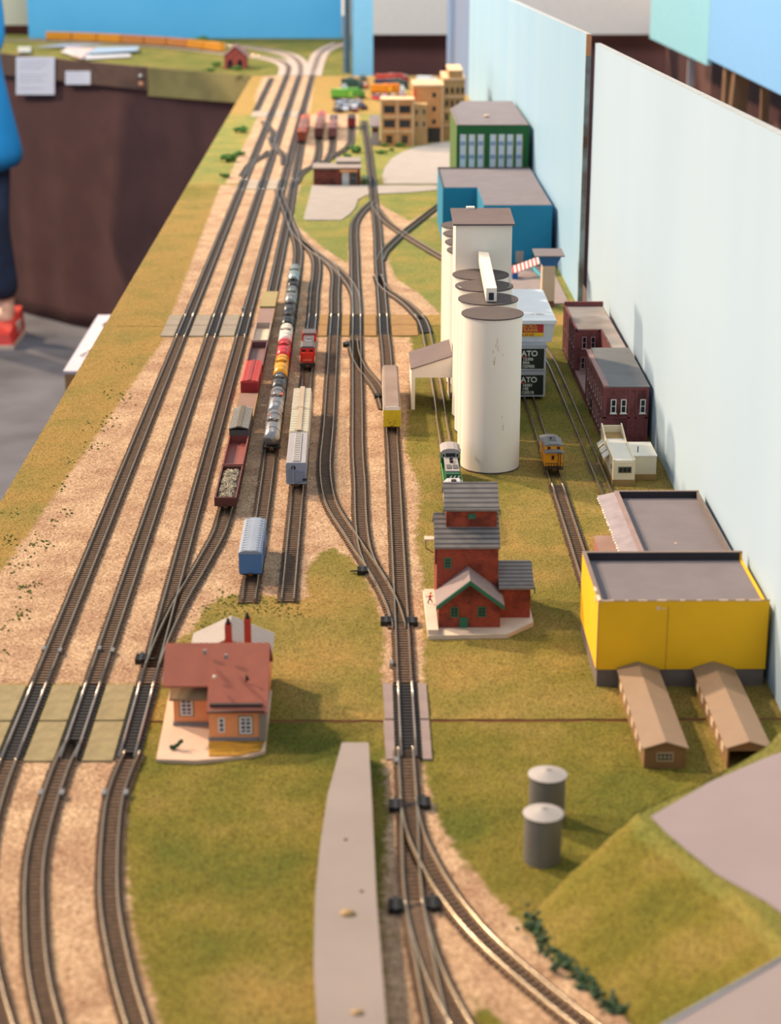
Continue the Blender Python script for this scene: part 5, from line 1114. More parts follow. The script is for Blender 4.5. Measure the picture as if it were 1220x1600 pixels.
def tank(T, L, m, endm=None, R=8.2, domes=1, bandm=None, domem=None):
    zc = 4.6+R; endm = endm or m; mb = MB(); n = 24; prof = [(-L/2, 0), (-L/2+.8, R*.5), (-L/2+2.2, R*.8), (-L/2+4.5, R), (L/2-4.5, R), (L/2-2.2, R*.8), (L/2-.8, R*.5), (L/2, 0)]
    vs = []; fs = []
    for y, r in prof:
        for i in range(n): a = 2*math.pi*i/n; vs.append((max(r, .01)*math.cos(a), y, zc+max(r, .01)*math.sin(a)))
    for j in range(len(prof)-1):
        for i in range(n): fs.append((j*n+i, j*n+(i+1)%n, (j+1)*n+(i+1)%n, (j+1)*n+i)[::-1])
    mb.add(vs, fs, m, True); mb.build('barrel', None, T)
    for k in range(domes):
        y = 0 if domes == 1 else (-L*.22+k*L*.44)
        d = MB().cyl((0, y, zc+R-1.4), 3.8, 3.6, n=20, m=domem or m).ball((0, y, zc+R+2), 3.7, domem or m, 20, 8, (1,1,.32)).build('dome', None, T)
        MB().box(-6.5, 6.5, y-3.2, y-2.4, zc+R-1, zc+R-.3, M_BLK).box(-6.5, 6.5, y+2.4, y+3.2, zc+R-1, zc+R-.3, M_BLK).cyl((0, y, zc+R-1.2), 4.5, 1.3, n=20, m=M_BLK).build('platform', None, d)
    b = MB()
    for y in (-L*.3, L*.3):
        b.cyl((0, y-.4, zc), R+.25, .8, 'Y', 24, bandm or M_BLK)
    b.build('strap', None, T)
    MB().box(-4, 4, -L/2-.5, L/2+.5, 3.4, 5.4, M_BLK).box(-9, 9, -L/2-1, -L/2+1.4, 4, 5.2, M_BLK).box(-9, 9, L/2-1.4, L/2+1, 4, 5.2, M_BLK).build('frame', None, T)
    h = MB()
    for s in (-1, 1):
        h.tube([(s*8.8, -L/2+1, 5.2), (s*8.9, -L/2+2, 8.6), (s*8.9, L/2-2, 8.6), (s*8.8, L/2-1, 5.2)], .28, M_BLK, 5)
    h.build('handrail', None, T)

# string of open wagons and others on the siding left of the tank wagons (near to far)
M_BRW = plast('freight_brown', '#5a2c28'); M_BRI = plast('freight_brown_inside', '#7c4038'); M_RDC = plast('bright_freight_red', '#b02c30')
M_TANF = plast('brown_flat_deck', '#86685c', rough=.8); M_CHR = plast('charcoal_hopper', '#4c4a4a'); M_CHRR = plast('charcoal_roof', '#75736e', rough=.7)
def xA(y): return -126+(-(y-1650))*.0022
c = car('gondola', 'dark brown open wagon heaped with grey scrap strips, nearest wagon of its siding', 'railway wagon', xA(1656), 1656, 0, 'open wagons on the siding'); L = 98
gondola(c, L, M_BRW, M_BRI); running_gear(c, L)
mb = MB(); M_SC = mat('scrap_strips', '#b8ae9a', .6, var=.25, scale=200, color2='#8a8272')
mb.box(-8, 8, -45, 45, 5.6, 9, M_SC)
for i in range(420):
    y = random.uniform(-43, 43); x = random.uniform(-7, 7); a = random.gauss(.3, .8); l = random.uniform(4, 9); hz = 9.2+3.2*max(0, 1-(x/9)**2)*(.7+.3*math.sin(y*.25))+random.uniform(-.6, .9)
    dx, dy = math.cos(a)*l/2, math.sin(a)*l/2
    p = [(max(-8.2,min(8.2,x-dx)), y-dy, hz-random.uniform(0,1.5)), (x, y, hz+.6), (max(-8.2,min(8.2,x+dx)), y+dy, hz-random.uniform(0,1.5))]
    mb.tube(p, random.uniform(.25, .5), M_SC, 4)
solo_ = mb.build('scrap_load', None, c); 
c = car('gondola', 'empty reddish brown open wagon behind the one with the scrap load', 'railway wagon', xA(1759), 1759, 0, 'open wagons on the siding'); gondola(c, 99, M_BRI, plast('reddish_floor', '#8c4c44')); running_gear(c, 99)
c = car('covered_hopper', 'charcoal grey ribbed roof wagon behind the empty brown open wagon', 'railway wagon', xA(1847), 1847); boxcar(c, 78, 19.5, M_CHR, M_CHR, ribs=2)
MB().extrude([(-9.7,19),(9.7,19),(9.7,19.6),(2,21.6),(-2,21.6),(-9.7,19.6)], -39.2, 39.2, 'Y', plast('black_roof_sheet', '#302e2e')).build('roof_sheet', None, c)
mb = MB(); M_RIBL = plast('pale_roof_rib', '#a8a49c')
for i in range(16):
    y = -37.5+i*4.9
    for s in (-1, 1): xa, xb = (-9.8, -2) if s < 0 else (2, 9.8); za, zb = (19.6, 21.6) if s < 0 else (21.6, 19.6); mb.hull8([(xa,y,za-.4),(xb,y,zb-.4),(xb,y+1.9,zb-.4),(xa,y+1.9,za-.4)], [(xa,y,za+1),(xb,y,zb+1),(xb,y+1.9,zb+1),(xa,y+1.9,za+1)], M_RIBL)
mb.build('roof_rib', None, c); MB().box(-2.2, 2.2, -40, 40, 22, 23, plast('dark_walkway', '#5a564e', rough=.8)).build('running_board', None, c); running_gear(c, 78)
def flat(lab, y, L, m, top=8.6, edge=None):
    c = car('flat_wagon', lab, 'railway wagon', xA(y), y); MB().box(-9.6, 9.6, -L/2, L/2, 4.8, top, m).build('deck', None, c)
    MB().box(-10, -9.6, -L/2, L/2, 4.6, top+.1, edge or m).box(9.6, 10, -L/2, L/2, 4.6, top+.1, edge or m).box(-3, 3, -L/2+2, L/2-2, 3.2, 4.8, M_BLK).build('side_sill', None, c); running_gear(c, L); return c
flat('plain brown flat wagon between the charcoal wagon and the red box wagon', 1941, 94, M_TANF, 9.5, plast('ochre_edge', '#a8803c'))
c = car('box_wagon', 'bright red box wagon with a ribbed red roof, left of the yellow tank wagon', 'railway wagon', xA(2042), 2042); boxcar(c, 92, 21, M_RDC, plast('light_red_roof', '#c0443f'), ribs=16, walk=plast('dark_red_walk', '#8c2c2c'), door=M_RDC); running_gear(c, 92); end_ribs(c, 92, 21, plast('deep_red', '#8c1c24'))
c = car('gondola', 'dark brown open wagon behind the red box wagon, dim inside', 'railway wagon', xA(2182), 2160, 0, 'open wagons on the siding'); gondola(c, 118, plast('mauve_brown', '#6a4444'), plast('mauve_inside', '#7c5c58'), H=12.5); running_gear(c, 118)
c = car('gondola', 'open wagon with pale cream lining behind the dim brown one', 'railway wagon', xA(2284), 2276, 0, 'open wagons on the siding'); gondola(c, 98, plast('pale_mauve_side', '#a89890'), plast('cream_floor', '#d8c4ac'), H=12.5); running_gear(c, 98)
flat('plain mauve brown flat wagon behind the cream lined open wagon', 2378, 92, plast('mauve_flat_deck', '#8a706a', rough=.8), 9.5, plast('ochre_edge', '#a8803c'))
flat('olive topped flat wagon, farthest of the string by the tank wagons', 2478, 96, plast('olive_flat_deck', '#97885c', rough=.8), 11, plast('mustard_edge', '#a89030'))

# tank wagons
M_SIL = mat('silver_tank', '#98979a', .3, .7, var=.04); M_SILD = mat('dull_silver_tank', '#8e9290', .3, .6, var=.08); M_GRT = mat('greenish_silver_tank', '#9cacac', .3, .5)
M_TBK = mat('gloss_black_tank', '#26262a', .25, var=.1); M_TGR = mat('dark_grey_tank', '#4c4c50', .3, .3); M_TRD = mat('gloss_red_tank', '#c42c34', .25, var=.03); M_TYL = mat('gloss_yellow_tank', '#e09c10', .25, var=.03); M_TWH = mat('cream_white_tank', '#e2dace', .3, var=.03)
for y, L, m, dm, lb in ((1839, 94, M_SIL, None, 'shiny silver, nearest of the long string'), (1936, 88, M_SIL, None, 'shiny silver with a red mark, second from the camera'), (2014, 62, M_TGR, M_SILD, 'short dark grey with a dull silver dome, before the yellow one'),
                        (2089, 80, M_TYL, None, 'bright yellow'), (2172, 78, M_TRD, None, 'bright red'), (2253, 78, M_TWH, None, 'cream white'), (2334, 76, M_TBK, M_TGR, 'black, just beyond the cream white one'),
                        (2402, 56, M_TGR, None, 'dark grey, second beyond the cream white one'), (2479, 90, M_SILD, M_GRT, 'dull silver between two dark ones'), (2555, 50, M_TBK, None, 'black, second from the far end'), (2632, 92, M_GRT, None, 'greenish silver, farthest of the string')):
    c = car('tank_wagon', lb.join(('', ' tank wagon in the long string beside the open wagons')) if False else 'tank wagon, '+lb, 'tank wagon', -93.2-(y-1800)*.0075, y, math.atan(.0075), 'tank wagons')
    tank(c, L-5, m, domem=dm); running_gear(c, L, 11)
    if 'red mark' in lb: MB().box(3, 6.6, 2, 12, 19.4, 20.2, plast('orange_red_mark', '#c8502c')).build('red_mark', None, c)
    if y == 1839: MB().box(-5.6, -3.4, 20, 24, 19.4, 20, plast('orange_red_mark', '#c8502c')).build('red_mark', None, c)

# red locomotive
c = car('diesel_locomotive', 'red diesel locomotive with dark grey roofs beside the yellow and red tank wagons', 'locomotive', -66.8, 2186, 0); L = 112
M_LRD = plast('locomotive_red', '#d02c1c'); M_LGR = plast('dark_roof_grey', '#57555a', rough=.7); M_LCR = plast('cream_handrail', '#d8ccb0')
MB().box(-9, 9, -L/2, L/2, 5, 7.4, M_BLK).box(-7, 7, -25, 25, 2.2, 5, M_BLK).build('frame', None, c)
MB().box(-6.4, 6.4, -52, -20, 7.4, 19, M_LRD).build('nose', None, c)
MB().box(-8.6, 8.6, -46, -22, 7.4, 24, M_LRD).hull8([(-8.6,-46,24),(8.6,-46,24),(8.6,-22,24),(-8.6,-22,24)], [(-6,-46,25.6),(6,-46,25.6),(6,-22,25.6),(-6,-22,25.6)], M_LGR).build('cab', None, c)
MB().box(-9, 9, -47, -21, 23.6, 24.4, M_LGR).build('cab_roof', None, c)
MB().box(-6, 6, -22, 50, 7.4, 21, M_LRD).box(-6.2, 6.2, -22, 50, 21, 22.4, M_LGR).build('long_hood', None, c)
MB().box(-8.6, 8.6, 26, 48, 15, 23.5, M_LRD).box(-7.6, 7.6, 25.6, 48.4, 23.5, 25, M_LGR).build('rear_hood_flare', None, c)
MB().cyl((0, 4, 22.4), 3, 2, m=M_STEEL, n=14).box(-4, 4, -14, -4, 22.4, 24, M_STEEL).build('exhaust_stack', None, c)
for s in (-1, 1): window(c, s*4.6, 18.6, 5.4, 3.6, -46, cols=1, rows=1, frame=M_LRD, sill=False, name='cab_window')
h = MB()
for s in (-1, 1): h.tube([(s*8.6,-55,7),(s*8.8,-55,14),(s*8.6,-46,14)], .35, M_LCR, 6); h.tube([(s*8.7,-20,7.4),(s*8.7,-20,13),(s*8.7,52,13),(s*8.7,52,7)], .3, M_LCR, 6)
h.build('handrail', None, c); MB().box(-8.4, 8.4, -57, -54, 3, 6.5, M_BLK).build('pilot', None, c); text_ = None
mb = MB()
for i in range(5): mb.box(-4.6+i*2, -3.4+i*2, -52.2, -52, 9.6, 11.6, plast('pale_orange_number', '#e0906c'))
mb.build('number_mark', None, c); running_gear(c, L, 18)

# covered hoppers
M_HPG = plast('light_grey_hopper', '#9c9aa0'); M_HPW = plast('cream_white_hopper', '#d4ccba'); M_HPB = plast('blue_grey_end', '#8c96a8')
c = car('covered_hopper', 'light grey covered hopper with a blue grey end, nearest of the three', 'railway wagon', -64.6, 1725, math.atan(.008), 'covered hoppers'); L = 104
MB().extrude([(-9.4,7),(9.4,7),(9.6,23),(8.6,25),(-8.6,25),(-9.6,23)], -L/2+.6, L/2, 'Y', M_HPG).build('body', None, c)
e = MB().extrude([(-9.7,4.8),(9.7,4.8),(9.9,23),(8.8,25.4),(-8.8,25.4),(-9.9,23)], -L/2, -L/2+.8, 'Y', M_HPB).build('end_panel', None, c)
MB().box(-.7, 7, -L/2-1, -L/2, 7, 17, plast('blue_grey_hatch', '#78849a')).box(-3.4, -2.4, -L/2-1, -L/2, 5, 22, M_HPB).box(-9.4, 9.4, -L/2-1.2, -L/2, 5, 6.4, M_HPB).box(5.8, 9.4, -L/2-1.3, -L/2, 8, 10, M_BLK).build('end_post', None, e)
MB().cyl((-2.6, -L/2-.8, 20.5), 2, .8, 'Y', 16, M_BLK).build('brake_wheel', None, e)
mb = MB()
for i in range(7): mb.box(-9, -5.4, -L/2-1, -L/2-.3, 7+i*2, 7.6+i*2, M_HPB)
mb.build('ladder', None, e)
MB().box(-3.4, 3.4, -L/2+4, L/2-4, 25, 26, plast('hatch_trough', '#b0aeae')).build('hatch_walk', None, c)
mb = MB()
for i in range(16): mb.box(-2.8, 2.8, -L/2+6+i*6, -L/2+6.9+i*6, 26, 26.6, plast('pale_latch', '#9c9894'))
mb.build('hatch_latch', None, c); running_gear(c, L, 13)
for y, lb in ((1824, 'second of the three, cream white, right behind the grey one'), (1910, 'farthest of the three, cream white')):
    c = car('covered_hopper', 'covered hopper string: '+lb, 'railway wagon', -65.6-(y-1824)*.008, y, math.atan(.008), 'covered hoppers'); L = 82
    MB().extrude([(-9.4,6),(9.4,6),(9.8,20),(9,24.5),(-9,24.5),(-9.8,20)], -L/2, L/2, 'Y', M_HPW).build('body', None, c)
    mb = MB()
    for i in range(13):
        yy = -L/2+3+i*6.3; mb.hull8([(-9.7,yy,23.4),(9.7,yy,23.4),(9.7,yy+1.2,23.4),(-9.7,yy+1.2,23.4)], [(-8.8,yy,25.2),(8.8,yy,25.2),(8.8,yy+1.2,25.2),(-8.8,yy+1.2,25.2)], M_HPW)
    mb.build('roof_rib', None, c); MB().box(-2.4, 2.4, -L/2-1, L/2+1, 25.4, 26.4, plast('taupe_walkway', '#a49684', rough=.8)).box(-4.4, 4.4, -L/2-1, -L/2+1.5, 25.4, 26.2, plast('taupe_walkway', '#a49684')).build('running_board', None, c)
    mb = MB()
    for s in (-1, 1):
        for i in range(9): mb.box(s*9.6-.5, s*9.6+.5, -L/2+3+i*9.4, -L/2+4+i*9.4, 6, 20, M_HPW)
    mb.build('side_rib', None, c); running_gear(c, L, 13)

# blue box wagon, yellow reefer
c = car('box_wagon', 'blue box wagon with a pale roof, standing alone in front of the tank wagon string', 'railway wagon', -93.6, 1474, 0); M_BLU = stripe_mat('blue_board_side', '#4a78ac', '#3a6294', 1.6, 'Z', .2, var=.05)
boxcar(c, 84, 22.6, M_BLU, plast('grey_blue_roof', '#8593a8', rough=.7), ribs=14, walk=plast('pale_grey_walk', '#b8b4b4', rough=.8), round_=True, W=18.5, door=M_BLU); running_gear(c, 84)
c = car('reefer_wagon', 'long yellow ended wagon with a grey brown roof standing alone right of the yard', 'railway wagon', 28.6, 1958, -math.atan(.002)); M_RYL = mat('weathered_yellow_end', '#d0b81c', .6, var=.1, scale=90)
L = 176; M_RSD = plast('off_white_side', '#d8c8bc', rough=.6)
MB().extrude([(-9.2,4.6),(9.2,4.6),(9.2,21),(8.6,24),(6.6,25.8),(-6.6,25.8),(-8.6,24),(-9.2,21)], -L/2+1, L/2, 'Y', M_RSD).build('body', None, c)
MB().extrude([(-9,22),(9,22),(8.8,24.2),(6.8,26.2),(-6.8,26.2),(-8.8,24.2)], -L/2+2, L/2+.2, 'Y', mat('grey_brown_reefer_roof', '#86766f', .8, var=.12, scale=30)).build('roof', None, c)

MB().extrude([(-9.3,4.2),(9.3,4.2),(9.3,22),(-9.3,22)], -L/2, -L/2+1, 'Y', M_RYL).build('end_panel', None, c)
MB().extrude([(-7.4,22),(7.4,22),(7,24.6),(5.4,26),(-5.4,26),(-7,24.6)], -L/2, -L/2+1, 'Y', M_WHT).build('end_cap', None, c)
mb = MB().box(-.3, .3, -L/2-.3, -L/2, 8, 20, M_RYL).box(-7.5, 7.5, -L/2-.3, -L/2, 12.2, 12.8, M_RYL)
mb.build('end_seam', None, c)
mb = MB()
for (a, z, w_, h_) in ((-3.4,7.5,1,1.6),(-1.6,8.4,.8,1.2),(1.2,6.8,1.4,1),(2.6,9,.7,1.6),(-4.4,10.4,.6,1),(0,10,.8,.7),(4,7,.6,.8)): mb.box(a, a+w_, -L/2-.15, -L/2, z, z+h_, plast('black_smudge', '#5c5018'))
mb.build('dirt_mark', None, c); MB().box(-8, 8, -L/2+2, L/2-2, 3.2, 4.6, M_BLK).build('underframe', None, c); running_gear(c, L, 16)

# orange caboose
c = car('caboose', 'orange yellow caboose with black end railings and ladder on the track right of the silos', 'caboose', 181.8, 1750, 0); L = 64; M_CAB = plast('caboose_orange', '#e8960e'); M_CRF = plast('caboose_grey_roof', '#77777a', rough=.8)
MB().box(-8.6, 8.6, -L/2+7, L/2-7, 5, 20, M_CAB).build('body', None, c)
MB().extrude([(-9.2,19.6),(9.2,19.6),(9.2,20.4),(4,21.8),(-4,21.8),(-9.2,20.4)], -L/2+2, L/2-2, 'Y', M_CRF).build('roof', None, c)
cu = MB().box(-8.4, 8.4, -L/2+9, 2, 20, 25.4, M_CAB).build('cupola', None, c)
MB().extrude([(-9,25.2),(9,25.2),(9,26),(4,27.4),(-4,27.4),(-9,26)], -L/2+8, 3, 'Y', M_CRF).build('cupola_roof', None, cu)
for a in (-4.6, 4.6): window(cu, a, 21.8, 3, 2.6, -L/2+9, cols=1, rows=1, frame=plast('brown_window_frame', '#7a4a10'), sill=False)
window(c, -.8, 12, 2.6, 4, -L/2+7, cols=1, rows=1, frame=plast('brown_window_frame', '#7a4a10'), sill=False)
MB().tube([(-1.5,-8,27.2),(-1.5,-8,29.4)], .8, M_BLK, 8).box(-3.5, 3.5, -14, 2, 27.2, 27.8, M_LGR).build('smoke_jack', None, c)
for s in (-1, 1):
    mb = MB().box(-9, 9, s*L/2-(0 if s < 0 else 7), s*L/2+(7 if s < 0 else 0), 4, 5.2, M_BLK); ye = s*(L/2-.4)
    for a in (-8.4, -5.6, -2.8, 0, 2.4): mb.tube([(a, ye, 5), (a, ye, 10)], .3, M_BLK, 5)
    mb.tube([(-8.6, ye, 10), (3, ye, 10)], .35, M_BLK, 5).tube([(-8.6, ye, 7.4), (3, ye, 7.4)], .25, M_BLK, 5).tube([(8.4, ye, 5), (8.4, ye, 10), (6, ye, 10)], .3, M_BLK, 5)
    for a in (3.6, 6): mb.tube([(a, ye, 4), (a, ye, 21)], .35, M_BLK, 5)
    for k in range(8): mb.tube([(3.6, ye, 5.5+k*2), (6, ye, 5.5+k*2)], .25, M_BLK, 5)
    mb.build('end_railing', None, c)
MB().box(-9, 9, -L/2+5, -L/2+7.4, 18.6, 20, plast('dark_blue_eave', '#3a4658')).build('eave_board', None, c); running_gear(c, L, 13)

# green switcher and the silver nosed locomotive in front of it
M_DGR = plast('locomotive_green', '#14573c'); M_LRG = plast('light_roof_grey', '#9a9698', rough=.7)
c = car('diesel_locomotive', 'dark green diesel switcher with white nose stripes beside the nearest silo', 'locomotive', 81.8, 1692, 0); L = 92
MB().box(-9, 9, -L/2, L/2, 5, 7.2, M_DGR).build('frame', None, c)
MB().box(-9, 9, 22, 44, 7.2, 23, M_DGR).build('cab', None, c)
MB().extrude([(-9.6,22.4),(9.6,22.4),(9.6,23.4),(7,25.6),(3,26.8),(-3,26.8),(-7,25.6),(-9.6,23.4)], 20.5, 45.5, 'Y', M_LRG).build('cab_roof', None, c)
for a, w_ in ((0, 8), (-6.6, 3.2), (6.6, 3.2)): window(c, a, 17.6, w_, 4.4, 22, cols=1, rows=1, frame=plast('cab_white_line', '#c8ccc8') if w_ < 5 else M_BLK, sill=False, name='cab_window')
MB().box(-6.2, 6.2, -30, 22, 7.2, 17.4, M_DGR).build('hood', None, c)
MB().box(-6.5, 6.5, -24, 21.8, 17.4, 18.6, M_LRG).build('hood_top', None, c)
MB().box(-5.2, -.8, -18, -6, 18.6, 19.4, M_LGR).box(.8, 5.2, -18, -6, 18.6, 19.4, M_LGR).build('roof_grille', None, c)
MB().cyl((0, 8, 18.6), 1.6, 3.4, m=M_BLK, n=12).cyl((0, 2, 18.6), 1.6, 2.6, m=M_BLK, n=12).build('exhaust_stack', None, c)
mb = MB()
for k in range(3):
    a = -6+k*3.6; mb.hull8([(a,-30.4,8.5),(a+1.5,-30.4,8.5),(a+1.5,-30,8.5),(a,-30,8.5)], [(a+4,-30.4,15.8),(a+5.5,-30.4,15.8),(a+5.5,-30,15.8),(a+4,-30,15.8)], M_TXW)
mb.build('nose_stripe', None, c)
h = MB(); M_LIM = plast('lime_handrail', '#8cc84c')
for s in (-1, 1): h.tube([(s*8.8,-L/2+1,5),(s*8.8,-L/2+1,12.6),(s*8.8,20,12.6)], .3, M_LIM, 6); h.tube([(s*8.8,-20,7),(s*8.8,-20,12.6)], .25, M_LIM, 5)
h.tube([(-8.8,-L/2+1,12.6),(8.8,-L/2+1,12.6)], .3, M_LIM, 6).build('handrail', None, c); MB().box(-9, 9, -L/2-1, -L/2+2, 2.4, 6, M_DGR).build('pilot', None, c); running_gear(c, L, 14)
c = car('diesel_locomotive', 'silver grey locomotive partly hidden behind the brick elevator, coupled to the green switcher', 'locomotive', 80.5, 1582, 0); L = 104; M_SVR = plast('silver_roof', '#b4b4bc', rough=.35)
MB().box(-9, 9, -L/2, L/2, 4.6, 19, plast('white_side_panel', '#d0ccc8')).build('body', None, c)
MB().extrude([(-9.4,18.6),(9.4,18.6),(8.6,21),(5.6,24),(-5.6,24),(-8.6,21)], -L/2+8, L/2-6, 'Y', M_SVR).build('roof', None, c)
MB().box(-6, 6, L/2-8, L/2-2, 15, 22, plast('blue_cab_front', '#28406c')).build('cab_front', None, c)
MB().cyl((0, L/2-16, 24), 2.4, 1.6, m=M_BLK, n=12).box(-3.6, 3.6, 20, 30, 24, 25.4, M_SVR).build('roof_vent', None, c); running_gear(c, L, 16)

# parked brown wagons in the far yard
for x, ys, cols_, lab in ((-137.5, (4228, 4314, 4400, 4486), ('#8c3a24', '#8a5c58', '#80524e', '#b4563c'), 'leftmost row'), (-101.5, (4296, 4382, 4468, 4560), ('#5c3430', '#7c5450', '#8c6460', '#b8545c'), 'middle row'), (-70.8, (4300, 4386, 4474), ('#74484a', '#8a625e', '#4c4654'), 'third row')):
    for k, (y, co) in enumerate(zip(ys, cols_)):
        c = car('box_wagon', 'brown or red box wagon parked in the far yard, '+lab+', '+('nearest', 'second', 'third', 'fourth')[k]+' from the camera', 'railway wagon', x, y, 0, 'parked wagons in the far yard')
        m = plast('far_wagon_'+co[1:], co); boxcar(c, 80, 23, m, plast('far_wagon_roof_'+co[1:], co, rough=.8), ribs=6, walk=plast('far_walk', '#6c5450')); running_gear(c, 80, 13, False)
c = car('box_wagon', 'dark red box wagon standing alone right of the other parked wagons', 'railway wagon', -28.5, 4492, 0, 'parked wagons in the far yard'); boxcar(c, 84, 23, plast('dark_red_wagon', '#7c1c28'), plast('black_wagon_roof', '#3c3034', rough=.8), ribs=6); running_gear(c, 84, 13, False)
# orange train on the far corner
sp = smooth_path(TL, 10); L_ = [0]
for i in range(1, len(sp)): L_.append(L_[-1]+(sp[i]-sp[i-1]).length)
def at_s(s):
    i = max(k for k in range(len(L_)) if L_[k] <= s); i = min(i, len(sp)-2); f = (s-L_[i])/(L_[i+1]-L_[i]); return sp[i].lerp(sp[i+1], f), (sp[i+1]-sp[i]).normalized()
s0 = L_[min(range(len(sp)), key=lambda i: (sp[i]-Vector((*G(347,83), 0))).length)]; tot = L_[-1]
s1 = L_[min(range(len(sp)), key=lambda i: (sp[i]-Vector((*G(72,64), 0))).length)]
nC = 8; pit = (s1-s0)/nC
M_ORC = plast('orange_wagon', '#cf8a1c'); M_ORC2 = plast('orange_brown_wagon', '#b8763c')
for k in range(nC):
    p, d = at_s(s0+pit*(k+.5)); c = car('box_wagon', 'orange wagon of the long far train, '+('frontmost beside the red engine house','second from the red engine house','third from the red engine house','fourth from the red engine house','fifth from the red engine house','sixth from the red engine house','seventh from the red engine house','last at the far left')[k], 'railway wagon', p.x, p.y, math.atan2(-d.x, d.y), 'orange train on the far curve')
    m = M_ORC2 if k in (2, 3, 4) else M_ORC; boxcar(c, pit-8, 30, m, m, ribs=5, W=20); running_gear(c, pit-8, 13, False)

# ------------------------------------------------------------------ toy road vehicles heaped at the far end
def toy_car(x, y, rz, co, lab, L=40, W=18, H=15, z=-.6, co2=None):
    t = thing('toy_car', lab, 'toy car', (x, y, z), rz, 'toy vehicles at the far end', True); m = plast('toy_paint_'+co[1:], co, rough=.25)
    hw = W/2
    MB().extrude([(-L/2,3),(L/2,3),(L/2,H*.5),(L/2-L*.12,H*.58),(-L/2+L*.05,H*.6),(-L/2,H*.5)], -hw, hw, 'X', m).build('body', None, t) if True else None
    MB().hull8([(-hw+1,-L*.3,H*.56),(hw-1,-L*.3,H*.56),(hw-1,L*.3,H*.56),(-hw+1,L*.3,H*.56)], [(-hw+3,-L*.18,H),(hw-3,-L*.18,H),(hw-3,L*.18,H),(-hw+3,L*.18,H)], plast('toy_glass', '#39424c', rough=.15)).box(-hw+2.6, hw-2.6, -L*.19, L*.19, H-.4, H+.4, plast('toy_roof_'+(co2 or co)[1:], co2 or co, rough=.3)).build('cabin', None, t)
    for sx in (-1, 1):
        for sy in (-1, 1): MB().cyl((sx*(hw-1.4)-1.4, sy*L*.31, 3.6), 3.6, 2.8, 'X', 12, M_BLK).build('wheel', None, t)
def toy_truck(x, y, rz, co, lab, co2='#d8d8d8', L=62, W=21, H=28, z=-.6):
    t = thing('toy_truck', lab, 'toy truck', (x, y, z), rz, 'toy vehicles at the far end', True); m = plast('toy_paint_'+co[1:], co, rough=.3); m2 = plast('toy_paint_'+co2[1:], co2, rough=.3); hw = W/2
    MB().box(-hw, hw, -L/2+17, L/2, 8, H, m).build('cargo_box', None, t)
    MB().extrude([(-L/2,5),(-L/2+15.5,5),(-L/2+15.5,H*.8),(-L/2+6,H*.8),(-L/2+1,H*.42)], -hw+1, hw-1, 'X', m2).build('cab', None, t)
    MB().box(-hw+2.5, hw-2.5, -L/2+.2, -L/2+1.6, H*.45, H*.68, plast('toy_glass', '#39424c', rough=.15)).build('windscreen', None, t); MB().box(-hw+3, hw-3, -L/2+2, L/2, 5, 8, M_BLK).build('chassis', None, t)
    for sx in (-1, 1):
        for q in (-L/2+8, L/2-18, L/2-8): MB().cyl((sx*(hw-1.8)-1.8, q, 4.6), 4.6, 3.6, 'X', 12, M_BLK).build('wheel', None, t)
